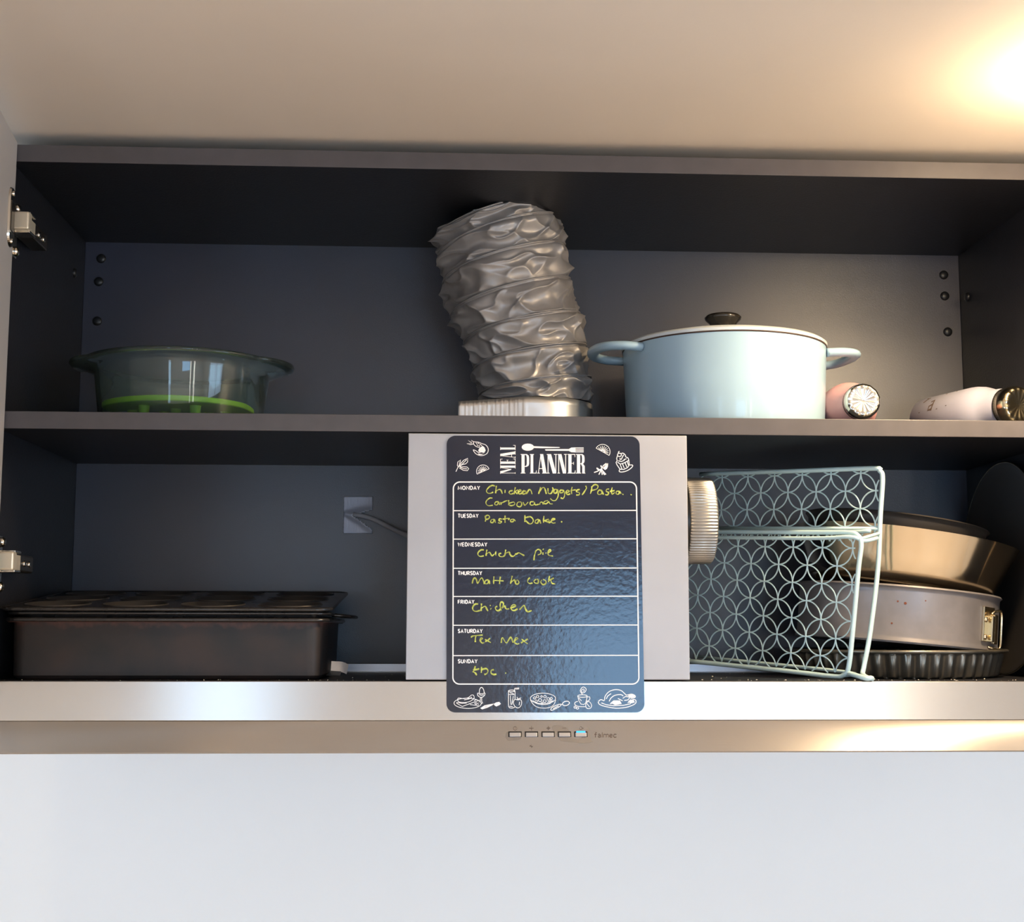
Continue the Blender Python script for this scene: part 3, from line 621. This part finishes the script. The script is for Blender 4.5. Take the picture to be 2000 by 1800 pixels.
for i in range(NS):
    for j in range(NT):
        l = (j+1) % NT; bm.faces.new((rings[i][j], rings[i][l], rings[i+1][l], rings[i+1][j]))
# gathered fabric closing the top
top = rings[-1]; cc = cs[-1]
last = top
for kk in range(1, 9):
    nr = []
    for j in range(NT):
        th = 2*PI*j/NT; f = 1-kk*.11
        p = top[j].co; q = Vector((cc.x, cc.y, 0))
        z = p.z - .004*kk*.6 + .004*noise.noise(Vector((math.cos(th)*4, math.sin(th)*4, kk*.6)))
        nr.append(bm.verts.new((q.x+(p.x-q.x)*f, q.y+(p.y-q.y)*f, z)))
    for j in range(NT):
        l = (j+1) % NT; bm.faces.new((last[j], last[l], nr[l], nr[j]))
    last = nr
bm.faces.new(last)
link('duct_sleeve', bm, M['vinyl'], duct, True)
# spiral wire
bm = bmesh.new(); wp = []
for t in range(0, 7*90):
    s_ = (t/90+.5)/turns
    if s_ > .985: break
    th = 2*PI*(s_*turns); c, R0 = axis_at(s_); x, y = R0*math.cos(th), R0*math.sin(th)
    wp.append((c.x+x, c.y+y, max(c.z+shear(x, y, s_), .031)))
tube(bm, wp, .0009, 6); link('spiral_wire', bm, M['vinyl'], duct, True)
# foil collar with its loose ridged end to the left
bm = bmesh.new(); H0, H1 = .001, .0415
cxy = at(1040, 790, .19)-dl
Rc = .0745
path = []
xe = at(895, 800, .135).x-dl.x
for k in range(41):
    x = xe+(cxy.x-.012-xe)*k/40; path.append((x, -.058-(.0165)*(k/40)**1.3, 1))
for k in range(60):
    a = -PI/2-.12+(2*PI*.8)*k/59; path.append((cxy.x+Rc*math.cos(a), Rc*math.sin(a), 0))
cols = []
for k, (x, y, fl) in enumerate(path):
    wv = .0006*math.sin(k*2.4) if fl else .0012*noise.noise(Vector((k*.22, 0, 0)))
    sl_ = (.004*(1-k/40) if fl else 0)
    cols.append([bm.verts.new((x, y+wv+.0009*noise.noise(Vector((k*.3, q*2, 0))), H0+(H1-sl_-H0)*q/5)) for q in range(6)])
for a, b in zip(cols, cols[1:]):
    for q in range(5): bm.faces.new((a[q], b[q], b[q+1], a[q+1]))
o = link('foil_collar', bm, M['foil'], duct, True)
sm = o.modifiers.new('thickness', 'SOLIDIFY'); sm.thickness = .0004

# ---------------------------------------------------------------- casserole pot
YP = .150; px2x = lambda px, Y: at(px, 800, Y).x
PX = (px2x(1415, YP)); pot = empty('casserole_pot', (PX, YP, Z3), 'pale blue enamelled casserole pot with two loop handles beside the silver duct', 'pot')
bm = bmesh.new()
RP = .1228; HP = .104
lathe(bm, [(0, .0008), (RP*.90, .0008), (RP*.955, .004), (RP*.968, .012), (RP*.982, .05), (RP, HP-.002), (RP, HP), (RP-.005, HP), (RP-.006, .02), (RP-.02, .007), (0, .007)], 96)
link('pot_body', bm, M['enamel'], pot, True, .6)
bm = bmesh.new(); 
lathe(bm, [(RP-.0045, HP), (RP+.0006, HP+.0002), (RP+.0008, HP+.0016), (RP-.0045, HP+.0018)], 160, wob=lambda a, r, z: 1+.003*noise.noise(Vector((math.cos(a)*14, math.sin(a)*14, 0))))
link('bare_iron_rim', bm, M['chip'], pot, True)
bm = bmesh.new()
lathe(bm, [(0, HP+.004), (RP-.004, HP+.0016), (RP+.001, HP+.0018), (RP+.0015, HP+.005), (RP-.002, HP+.0075), (RP*.75, HP+.0145), (RP*.4, HP+.019), (.02, HP+.0205), (0, HP+.0205)], 96)
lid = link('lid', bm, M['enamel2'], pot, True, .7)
bm = bmesh.new()
lathe(bm, [(0, HP+.020), (.012, HP+.020), (.0135, HP+.028), (.0165, HP+.036), (.0215, HP+.0405), (.0225, HP+.0435), (.0198, HP+.0462), (.008, HP+.0474), (0, HP+.0476)], 48)
link('lid_knob', bm, M['bakelite'], lid, True)
for sx in (-1, 1):
    bm = bmesh.new()
    ph = [(RP*.93, -.045, 0), (RP+.012, -.046, .001), (RP+.030, -.034, .002), (RP+.0375, -.012, .003), (RP+.0375, .012, .003), (RP+.030, .034, .002), (RP+.012, .046, .001), (RP*.93, .045, 0)]
    rot = Matrix.Rotation(math.radians(6 if sx < 0 else 4), 4, 'Z')
    pts = [rot @ Vector((sx*p[0], p[1], HP-.006+p[2])) for p in spline(ph, 6)]
    tube(bm, pts, .0075, 12, flat=.72)
    link('handle', bm, M['enamel'], pot, True)

# ---------------------------------------------------------------- glass dish with the green trivet in it
YD = .155; gx = px2x(355, YD)
gd = empty('glass_dish', (gx, YD, Z3), 'clear round glass oven dish with two wavy side handles at the left of the shelf', 'dish')
RG = .1075; HG = .083
def gw(a, r, z):
    if z > HG-.012 and r > RG-.004:
        c = abs(math.cos(a)); return 1+.15*max(0, (c-.86)/.14)**.7
    return 1
bm = bmesh.new()
lathe(bm, [(0, .0008), (RG*.80, .0008), (RG*.86, .004), (RG*.89, .012), (RG*.95, HG-.016), (RG*.965, HG-.009), (RG*1.05, HG-.007), (RG*1.075, HG-.004), (RG*1.07, HG-.001), (RG*1.03, HG), (RG*.965, HG-.003),
           (RG*.93, HG-.008), (RG*.905, HG-.018), (RG*.85, .014), (RG*.82, .0075), (RG*.78, .0055), (0, .0055)], 128, wob=gw)
link('dish_body', bm, M['glass'], gd, True)
tv = empty('silicone_trivet', (px2x(350, YD), YD, Z3+.0058), 'lime green round silicone trivet on stubby legs inside the glass dish', 'trivet')
bm = bmesh.new(); zt = .0185
RTV = .0885
lathe(bm, [(0, zt), (RTV-.001, zt), (RTV, zt+.001), (RTV, zt+.0055), (RTV-.001, zt+.0065), (0, zt+.0065)], 96)
link('trivet_plate', bm, M['green'], tv, True, .6)
for a, r in ((-125, .055), (-60, .055), (0, .055), (60, .055), (120, .055), (180, .055), (-92, .018)):
    bm = bmesh.new(); lathe(bm, [(0, 0), (.0052, 0), (.0066, zt), (0, zt)], 20, mtx=Matrix.Translation((r*math.cos(math.radians(a)), r*math.sin(math.radians(a)), 0)))
    link('leg', bm, M['green'], tv, True, .6)

# ---------------------------------------------------------------- bottles lying on the shelf
def bottle(name, loc, axis_rot, m, mc, lab, R0=.033, L=.17, rc=.0205, hc=.016, nk=0.0):
    e = empty(name, loc, lab, 'bottle'); e.rotation_euler = axis_rot
    bm = bmesh.new()      # axis along local -Y (cap end at -Y)
    rot = Matrix.Rotation(PI/2, 4, 'X')
    prof = [(0, -L), (R0*.9, -L), (R0, -L+.004), (R0, -.030), (R0*.985, -.022), (R0*.93, -.012), (R0*.84, -.003), (R0*.74, .005), (rc*1.04, .010+nk*.5), (rc*.96, .012+nk), (0, .012+nk)]
    lathe(bm, prof, 64, mtx=rot); b = link('bottle_body', bm, m, e, True, .9)
    bm = bmesh.new()
    lathe(bm, [(rc*.93, .0115+nk), (rc*1.005, .0118+nk), (rc*1.005, .0128+nk), (rc*.9, .0132+nk)], 48, mtx=rot); link('seal_ring', bm, M['dark'], e, True)
    bm = bmesh.new(); z0 = .0128+nk
    def wv(a, r, z): return 1+(.025*math.cos(a*14) if rc*.25 < r < rc*.93 else 0)
    lathe(bm, [(0, z0), (rc, z0), (rc*1.02, z0+hc*.5), (rc*1.0, z0+hc*.8), (rc*.92, z0+hc), (rc*.8, z0+hc+.0012), (rc*.6, z0+hc+.0002), (rc*.3, z0+hc-.0004), (rc*.12, z0+hc-.0012), (0, z0+hc-.0013)], 84, mtx=rot)
    for v in bm.verts:
        d = math.hypot(v.co.x, v.co.z)
        if v.co.y < -(z0+hc*.7) and d > rc*.15:
            v.co.y += .0004*math.cos(math.atan2(v.co.z, v.co.x)*14)*min(1, d/(rc*.7))
    link('screw_cap', bm, mc, e, True)
    return e
bx = at(1664, 790, .03)
bottle('water_bottle', (.5285, .112, Z3+.0332), (0, 0, math.radians(-2)), M['pink'], M['cap'], 'pink steel bottle lying with its polished cap towards us, right of the pot', nk=.012)
b2 = bottle('water_bottle', (.7085, .138, Z3+.0338), (0, 0, math.radians(19)), M['lilac'], M['cap2'], 'lilac white bottle with dark lettering lying on its side, far right of the shelf', R0=.0335, L=.122, rc=.0235, hc=.020, nk=.012)
# lettering round the lilac bottle
bm = bmesh.new(); RB = .0338
def cyl(x, y, o=0):     # x along the axis (mm towards the cap), y round the girth
    a = y/RB*.001; return Vector((-(RB+.0001)*math.sin(a+.22), -x*.001, (RB+.0001)*math.cos(a+.22)))
wd_ = ['W', 'A', 'T', 'E', 'R']
for i, st in enumerate(([[(0, 0), (0, 26)], [(0, 10), (3, 3), (6, 1)]], [[(0, 12), (5, 10), (6, 16), (6, 26)], [(6, 17), (0, 19), (0, 25), (6, 24)]], [[(0, -2), (0, 26)]], [[(0, -4), (0, 24)]])):
    ox = -100+i*17
    for s in st: ribbon(bm, [(ox+p[0], 10+p[1]) for p in s], 2.3, cyl)
lt = link('printed_lettering', bm, M['print'], b2); lt.modifiers.new('thickness', 'SOLIDIFY').thickness = .0002

# ---------------------------------------------------------------- baking tins, lower left
def tray_pan(bm, x0, x1, y0, y1, z0, z1, taper=.012, lip=.010, th=.0015, rc=.02, roll=.0022):
    """open tin with rounded corners, rolled lip"""
    def rr(off, z, r): return [(x, y, z) for x, y in roundrect(x0+off, x1-off, y0+off, y1-off, max(r, .004), 6)]
    loops = [rr(0, z1, rc), rr(-.0, z1-roll, rc), rr(lip*.15, z1-roll*1.3, rc), rr(lip, z1-roll, rc-lip*.3), rr(lip+taper, z0+.004, rc*.7), rr(lip+taper+.004, z0, rc*.6)]
    inn = [rr(lip+taper+.005, z0+th, rc*.6), rr(lip+taper+.002, z0+.005, rc*.7), rr(lip+th, z1-roll*.5, rc-lip*.3), rr(lip*.6, z1+.0003, rc), rr(0, z1, rc)]
    def mk(L): return [[bm.verts.new(p) for p in l] for l in L]
    A = mk(loops); B = mk(inn)
    for S in (A, B):
        for a, b in zip(S, S[1:]):
            n = len(a)
            for i in range(n): bm.faces.new((a[i], a[(i+1) % n], b[(i+1) % n], b[i]))
    bm.faces.new(A[-1]); bm.faces.new(B[0])
    bmesh.ops.remove_doubles(bm, verts=bm.verts, dist=1e-6)
    bmesh.ops.recalc_face_normals(bm, faces=bm.faces)
TX0, TX1 = -.432, -.0855
rt = empty('roasting_tin', ((TX0+TX1)/2, .15, 0), 'deep black stained roasting tin at the lower left, under two other tins', 'baking tin')
bm = bmesh.new(); tray_pan(bm, TX0-rt.location.x, TX1-rt.location.x, .018-.15, .278-.15, .0008, .0655, taper=.002, lip=.006, rc=.02, roll=.003)
link('tin_body', bm, M['roast'], rt, True, .7)
bm = bmesh.new(); tube(bm, [(x, y, .0645) for x, y in roundrect(TX0-rt.location.x, TX1-rt.location.x, .018-.15, .278-.15, .02, 6)], .0022, 8, closed=True); link('rolled_rim', bm, M['tin'], rt, True)
mt = empty('baking_tray', ((TX0+TX1)/2, .15, .0), 'thin black baking tray with a flat side grip, between roasting tin and muffin tin', 'baking tin')
bm = bmesh.new(); tray_pan(bm, TX0-rt.location.x+.001, TX1-rt.location.x+.001, .020-.15, .276-.15, .038, .0725, taper=.006, lip=.009, rc=.02, roll=.002)
link('tray_body', bm, M['tin'], mt, True, .7)
bm = bmesh.new(); tube(bm, [(x, y, .0715) for x, y in roundrect(TX0-rt.location.x+.001, TX1-rt.location.x+.001, .020-.15, .276-.15, .02, 6)], .0018, 8, closed=True); link('rolled_rim', bm, M['tin'], mt, True)
bm = bmesh.new()
gp = spline([(TX1-rt.location.x-.001, -.06, .0705), (TX1-rt.location.x+.012, -.056, .0695), (TX1-rt.location.x+.018, -.03, .069), (TX1-rt.location.x+.018, .03, .069), (TX1-rt.location.x+.012, .056, .0695), (TX1-rt.location.x-.001, .06, .0705)], 5)
tube(bm, gp, .0052, 10, flat=.45); link('grip', bm, M['tin'], mt, True)
# muffin tin
mu = empty('muffin_tin', ((TX0+TX1)/2, .016, .0768), 'black twelve-cup muffin tin tilted forward on top of the tin pile', 'baking tin', rot=(math.radians(5.4), 0, 0))
W, Dp = (TX1-TX0)+.006, .262
nx, ny, rcup = 4, 3, .0345
cw, cdp = (W-.012)/nx, (Dp-.012)/ny
bm = bmesh.new(); NC = 32
for i in range(nx):
    for j in range(ny):
        cx = -W/2+.006+cw*(i+.5); cy = .006+cdp*(j+.5)
        inner_, outer_ = [], []
        for k in range(NC):
            a = 2*PI*(k+.5)/NC; c_, s_ = math.cos(a), math.sin(a)
            q = min((cw/2)/max(abs(c_), 1e-9), (cdp/2)/max(abs(s_), 1e-9))
            inner_.append(bm.verts.new((cx+rcup*c_, cy+rcup*s_, .0006))); outer_.append(bm.verts.new((cx+q*c_, cy+q*s_, 0)))
        for k in range(NC):
            l = (k+1) % NC; bm.faces.new((inner_[k], outer_[k], outer_[l], inner_[l]))
        for sx in (-1, 1):
            for sy in (-1, 1):
                # corner triangles
                pass
for f in bm.faces:
    if f.normal.z < 0: f.normal_flip()
# plain border and corner fill just under the pierced sheet
box(bm, -W/2, -W/2+.0065, 0, Dp, -.0008, 0); box(bm, W/2-.0065, W/2, 0, Dp, -.0008, 0); box(bm, -W/2, W/2, 0, .0065, -.0008, 0); box(bm, -W/2, W/2, Dp-.0065, Dp, -.0008, 0)
for i in range(nx+1):
    for j in range(ny+1):
        x = min(max(-W/2+.006+cw*i, -W/2+.008), W/2-.008); y = min(max(.006+cdp*j, .008), Dp-.008)
        box(bm, x-.0065, x+.0065, y-.0065, y+.0065, -.0009, -.0001)
link('tin_sheet', bm, M['tin'], mu)
bm = bmesh.new(); tube(bm, [(x, y, -.0012) for x, y in roundrect(-W/2, W/2, 0, Dp, .016, 6)], .0021, 8, closed=True); link('rolled_rim', bm, M['tin'], mu, True)
cm = None
for i in range(nx):
    for j in range(ny):
        cx = -W/2+.006+cw*(i+.5); cy = .006+cdp*(j+.5)
        if cm is None:
            bm = bmesh.new(); lathe(bm, [(rcup+.0015, .0004), (rcup+.0008, .0016), (rcup-.0006, .0008), (rcup-.008, -.024), (rcup-.010, -.026), (0, -.026)], 32)
            o = link('muffin_cup', bm, M['tindark'], mu, True, .8); cm = o.data  # lighter coat on the cups stands in for reflections on their walls
        else:
            o = bpy.data.objects.new('muffin_cup', cm); C.objects.link(o); o.parent = mu
        o.location = (cx, cy, 0)

# ---------------------------------------------------------------- tape, cable, rail
tp = at(700, 1004, D)
tape = empty('tape_patch', (tp.x, D-.0004, tp.z), 'silver cloth tape patch on the cabinet back holding a grey cable end', 'tape')
bm = bmesh.new(); n1, n2 = 26, 30; gr = []
L0, R1 = at(671, 1004, D).x-tp.x, at(728, 1004, D).x-tp.x; Bz, Tz = at(700, 1042, D).z-tp.z, at(700, 969, D).z-tp.z
for i in range(n1+1):
    row = []
    for j in range(n2+1):
        u, v = i/n1, j/n2; x = L0+(R1-L0)*u; z = Bz+(Tz-Bz)*v
        cz = .53-.16*u                       # the cable tents the tape open towards the right
        wv_ = .05+.22*u; hgt = .010*u**.6*math.exp(-((v-cz)/wv_)**2)
        open_ = max(0, u-.35)/.65
        if abs(v-cz) < .17*open_+.001: hgt = max(hgt, .008*u)
        x += .0006*noise.noise(Vector((v*20, 0, u)))
        row.append(bm.verts.new((x, -hgt-.0003, z)))
    gr.append(row)
for i in range(n1):
    for j in range(n2):
        u, v = (i+.5)/n1, (j+.5)/n2; cz = .53-.16*u
        if u > .30 and abs(v-cz) < .27*(u-.30)/.7: continue
        bm.faces.new((gr[i][j], gr[i+1][j], gr[i+1][j+1], gr[i][j+1]))
link('tape_film', bm, M['tape'], tape, True).modifiers.new('thickness', 'SOLIDIFY').thickness = .0004
cbp = [at(690, 1004, D-.003), at(715, 1009, D-.006), at(735, 1016, D-.010), at(762, 1030, D-.02), at(790, 1043, D-.045), at(815, 1052, .245)]
bm = bmesh.new(); tube(bm, spline([p-cbp[0] for p in cbp], 6), .0032, 12)
cb = link('power_cable', bm, M['cable'], None, True); cb.location = cbp[0]; tag(cb, 'short grey cable running from the taped patch behind the hood box', 'cable')
bm = bmesh.new(); xl_ = px2x(655, .31)
box(bm, -.104, X1-.002, .3085, .3095, .0008, .0105, bev=.0003); box(bm, -.104, X1-.002, .292, .3095, .0002, .0012, bev=.0003)
rail = link('aluminium_rail', bm, M['alu']); tag(rail, 'thin aluminium rail along the back of the lower compartment floor', 'rail')
bm = bmesh.new(); st = []
pc = at(640, 1300, .17)
for k in range(13):
    u = k/12; x = -.022+.046*u; z = .024-.008*u+.0015*math.sin(u*9)-.004*u*u
    st.append([bm.verts.new((x, .01*u, max(z, .001))), bm.verts.new((x-.002, -.004+.01*u, max(z-.015+.004*u, .001)))])
for a, b in zip(st, st[1:]): bm.faces.new((a[0], b[0], b[1], a[1]))
s2 = []
for k in range(9):
    u = k/8; x = -.024+.040*u; s2.append([bm.verts.new((x, -.006+.008*u, .0075-.003*u)), bm.verts.new((x, -.016, .0006))])
for a, b in zip(s2, s2[1:]): bm.faces.new((a[0], b[0], b[1], a[1]))
sc_ = link('tape_scrap', bm, M['foil']); sc_.location = (pc.x, .17, 0); sc_.modifiers.new('thickness', 'SOLIDIFY').thickness = .0005
tag(sc_, 'curled scrap of silver tape on the floor right of the roasting tin', 'tape')

# ---------------------------------------------------------------- ribbed timer on the box side
tmp = at(1350, 1017, .06)
kt = empty('kitchen_timer', (.3068, .060, tmp.z), 'round ribbed silver magnetic timer stuck to the right side of the hood box', 'timer', rot=(0, PI/2, 0))
RK = .0485; LK = .036
bm = bmesh.new()
lathe(bm, [(0, .0), (RK*.93, .0), (RK*.93, .005), (0, .005)], 48); link('timer_base', bm, M['dark'], kt, True, .6)
bm = bmesh.new()
lathe(bm, [(0, .005), (RK*.97, .005), (RK, .0065), (RK, LK-.002), (RK*.96, LK), (RK*.8, LK+.0015), (0, LK+.0015)], 480, wob=lambda a, r, z: 1+(.013*math.cos(a*84) if r > RK*.95 else 0))
link('timer_dial', bm, M['timer'], kt, True, .9)

# ---------------------------------------------------------------- wire rack
cr = at(1668, 1312, .022)
wr = empty('wire_rack', (cr.x, .022, .0035), 'pale mint wire rack with a lattice of overlapping circles, right of the hood box', 'rack')
phi = math.radians(51); al = math.radians(3.2)
WM = Matrix.Rotation(-phi, 4, 'Z') @ Matrix.Rotation(al, 4, 'Y')      # local x right/near, y behind, z up
Lp = .255; s = .0405
def wt(name, pts, r, closed=False, sub=0, n=8):
    bm = bmesh.new()
    if sub: pts = spline(pts, sub, closed)
    tube(bm, pts, r, n, closed=closed, mtx=WM); return link(name, bm, M['mint'], wr, True)
def arcs(bm, centres, x0, x1, z0, z1, y, r, xr=None):
    for cx, cz in centres:
        run = []; N_ = 40; pts = []
        for k in range(N_+1):
            a = 2*PI*k/N_; x = cx+s/2*math.cos(a); z = cz+s/2*math.sin(a)
            lim = x1+((z-z0)*.045 if xr else 0)
            pts.append((x, y, z) if (x0 <= x <= lim and z0 <= z <= z1) else None)
        if all(pts): tube(bm, pts[:-1], r, 6, closed=True, mtx=WM); continue
        if not any(pts): continue
        k0 = next(i for i in range(N_) if pts[i] is None)
        seq = [pts[(k0+i) % N_] for i in range(N_+1)]
        for p in seq+[None]:
            if p is None:
                if len(run) > 2: tube(bm, run, r, 6, mtx=WM)
                run = []
            else: run.append(p)
ZTF = .158
# front lattice: nodes on rows k*s/2
cen = []
for i in range(-1, 9):
    for k in range(-1, 11):
        xb = -.92*s-i*s+.012
        cen.append((xb, (k+.5)*s)); cen.append((xb+s/2, k*s))
bm = bmesh.new(); arcs(bm, cen, -Lp, -.006, .001, ZTF, 0, .00085, True)
o = link('front_lattice', bm, M['mint'], wr, True)
# front frame: bottom, right side, top with rounded corners
wt('front_frame', [(-Lp, 0, 0), (-.10, 0, -.0005), (-.030, 0, -.0015), (-.014, 0, .001), (-.0075, 0, .010), (-.003, 0, .05), (.003, 0, .12), (.006, 0, ZTF-.012), (.001, 0, ZTF-.002), (-.012, 0, ZTF+.001), (-.05, 0, ZTF+.001), (-Lp, 0, ZTF+.001)], .0028, sub=5)
wt('front_rail', [(-Lp, -.006, ZTF-.006), (-.06, -.006, ZTF-.006), (-.005, -.005, ZTF-.004), (.006, .004, ZTF-.008), (.0135, .020, ZTF-.004)], .0022, sub=5)
# back frame
ZB_ = .233; yb = .030; xs = .010
wt('back_frame', [(-Lp+.0, yb, ZB_), (-.10, yb, ZB_), (-.012+xs, yb, ZB_), (-.002+xs, yb, ZB_-.003), (.002+xs, yb, ZB_-.012), (.000+xs, yb, .18), (-.002+xs, yb, .12), (-.005+xs, yb-.008, .05), (-.007+xs, yb-.016, .012), (-.004+xs, yb-.022, .003), (.010+xs, yb-.028, -.0005), (.0145+xs, yb-.034, .001), (.010+xs, yb-.040, .001), (-.012, yb-.028, .004)], .0028, sub=6)
wt('cross_rail', [(-Lp, yb, .165), (.001+xs, yb, .165)], .0022)
wt('cross_rail', [(-Lp, yb-.012, .1595), (-.04, yb-.012, .160), (.004, yb-.01, .162)], .0024, sub=4)
cen = []
for i in range(-1, 9):
    for k in range(-2, 7):
        xb = -.66*s-i*s+xs; zb = ZB_-.005-k*s/1.0
        cen.append((xb+s/2, zb)); cen.append((xb, zb-s/2))
bm = bmesh.new(); arcs(bm, cen, -Lp, xs-.001, .150, ZB_-.001, yb, .00085); link('back_lattice', bm, M['mint'], wr, True)
wt('short_side_rail', [(.004, 0, ZTF-.006), (xs, yb, .160)], .0018)
wt('short_side_rail', [(-.012, 0, .0005), (-.008, yb-.018, .002)], .0018)
wt('bottom_rail', [(-Lp, yb, .004), (-.06, yb, .003), (-.012, yb-.01, .002)], .0020, sub=3)

# ---------------------------------------------------------------- cake tins at the lower right
XCk, YCk = .590, .165
ft = empty('flan_tin', (XCk-.004, YCk, .0004), 'shallow fluted flan tin on the floor, bottom of the tin stack', 'cake tin')
bm = bmesh.new(); RF = .1280
def fl(a, r, z): return 1+(.022*math.cos(a*46) if .001 < z < .0265 and r > .1 else 0)
lathe(bm, [(0, .0002), (.112, .0002), (.114, .0015), (.1155, .003), (.1215, .0255), (.1225, .0275), (RF, .0285), (RF+.0008, .030), (RF, .0315), (.1218, .030), (.1205, .026), (.1135, .004), (.111, .002), (0, .002)], 46*8, wob=fl)
link('tin_body', bm, M['flan'], ft, True, .9)
bm = bmesh.new(); tube(bm, [(RF*math.cos(2*PI*k/96), RF*math.sin(2*PI*k/96), .0303) for k in range(96)], .002, 8, closed=True); link('rolled_rim', bm, M['flan'], ft, True)
sp_ = empty('springform_tin', (XCk-.004, YCk, .0368), 'grey springform cake tin with brassy clip, tilted on the flan tin', 'cake tin', rot=(0, math.radians(5.2), 0))
bm = bmesh.new(); RS = .1170; HS = .0655
lathe(bm, [(0, .002), (RS+.001, .001), (RS+.0022, .003), (RS+.001, .0065), (RS, .009), (RS, HS-.006), (RS+.0005, HS-.003), (RS+.0028, HS-.001), (RS+.0012, HS+.001), (RS-.0015, HS), (RS-.0015, .004), (0, .004)], 96)
link('tin_body', bm, M['spring'], sp_, True, .8)
# rust specks on the side
M['rust'] = mat('rust_specks', (.16, .045, .02), .8)
for px, py, r in ((1746, 1174, .0011), (1761, 1178, .0016), (1738, 1217, .0011), (1800, 1173, .0008), (1849, 1262, .0007)):
    a = 0
    for _ in range(6):
        q = at(px, py, YCk-RS*math.cos(a)); a = math.asin(max(-1, min(1, (q.x-sp_.location.x)/RS)))
    xx = RS*math.sin(a); zz = q.z-.0365+xx*math.sin(math.radians(5.2))
    bm = bmesh.new()
    lathe(bm, [(r, -.0001), (r*.9, .00035), (0, .0004)], 10, mtx=Matrix.Translation((xx, -RS*math.cos(a)-.0001, zz)) @ Matrix.Rotation(a, 4, 'Z') @ Matrix.Rotation(PI/2, 4, 'X'))
    link('rust_speck', bm, M['rust'], sp_)
# clip
ca = math.radians(-47)      # angle round the tin, from +x towards the camera
CM = Matrix.Rotation(ca, 4, 'Z')
bm = bmesh.new(); box(bm, RS-.001, RS+.0022, -.016, .010, .012, .052, bev=.0008, mtx=CM); clip = link('clip_plate', bm, M['gold'], sp_)
bm = bmesh.new(); box(bm, RS+.001, RS+.008, -.006, -.0005, .012, .042, bev=.001, mtx=CM); box(bm, RS+.001, RS+.0055, .004, .013, .010, .044, bev=.001, mtx=CM); link('clip_lever', bm, M['gold'], clip)
for z in (.017, .037):
    bm = bmesh.new(); lathe(bm, [(.0032, 0), (.003, .0015), (0, .0024)], 14, mtx=CM @ Matrix.Translation((RS+.002, -.0115, z)) @ Matrix.Rotation(PI/2, 4, 'Y')); link('rivet', bm, M['gold'], clip, True)
bm = bmesh.new(); tube(bm, [CM @ Vector(p) for p in spline([(RS+.004, -.008, .006), (RS+.008, -.002, .005), (RS+.010, .010, .006), (RS+.010, .012, .026), (RS+.010, .010, .047), (RS+.008, .0, .0475), (RS+.006, -.006, .044)], 5)], .0014, 8); link('clip_wire', bm, M['gold'], clip, True)
# steel bowl
bw = empty('mixing_bowl', (XCk+.006, YCk+.002, .1055), 'flared golden-toned steel bowl sitting tilted on the springform tin', 'bowl', rot=(0, math.radians(8.5), 0))
bm = bmesh.new(); RBW = .1310
lathe(bm, [(0, -.003), (.096, -.003), (.102, -.0015), (.1065, .003), (.117, .028), (RBW-.0012, .0585), (RBW, .0605), (RBW-.002, .0605), (.115, .028), (.104, .004), (.095, -.001), (0, -.001)], 128)
link('bowl_body', bm, M['bowl'], bw, True, .8)
dk = empty('round_cake_tin', (XCk-.006, YCk+.006, .112), 'dark round cake tin nested inside the steel bowl, topmost of the stack', 'cake tin', rot=(0, math.radians(8.0), 0))
bm = bmesh.new(); RD = .1075
lathe(bm, [(0, 0), (RD-.012, 0), (RD-.010, .002), (RD-.002, .068), (RD, .0715), (RD+.002, .073), (RD+.0005, .0745), (RD-.003, .072), (RD-.0115, .004), (0, .002)], 96)
link('tin_body', bm, M['tindark'], dk, True, .8)
# black pan leaning on the right side
pn = empty('pizza_pan', (.7345, .185, .132), 'thin dark round pan standing on edge against the cabinet right side', 'pan', rot=(0, math.radians(-88.5), 0))
bm = bmesh.new(); lathe(bm, [(0, -.002), (.118, -.002), (.127, .003), (.1305, .0035), (.1305, .0050), (.126, .0045), (.117, -.0005), (0, -.0005)], 96); link('pan_body', bm, M['tindark'], pn, True, .8)
bm = bmesh.new(); tube(bm, [(.1305*math.cos(2*PI*k/96), .1305*math.sin(2*PI*k/96), .0042) for k in range(96)], .0012, 8, closed=True); link('rolled_rim', bm, M['gold'], pn, True)

# crumbs on the compartment floor
bm = bmesh.new()
for k in range(190):
    x = random.uniform(X0+.01, X1-.01); y = random.uniform(.003, .03) if random.random() < .8 else random.uniform(.03, .28)
    if 0 < x < .306: continue
    r = random.choice((.0003, .0004, .0005, .0007, .0009)) if x > .3 else random.choice((.0003, .0004, .0006))
    g = bmesh.ops.create_icosphere(bm, subdivisions=1, radius=r)
    for v in g['verts']: v.co = Vector((v.co.x*random.uniform(.7, 1.6), v.co.y, v.co.z*.7))+Vector((x, y, r*.6))
cr_ = link('crumbs', bm, M['crumb']); tag(cr_, 'pale crumbs scattered along the dusty compartment floor', 'crumbs'); cr_['kind'] = 'stuff'
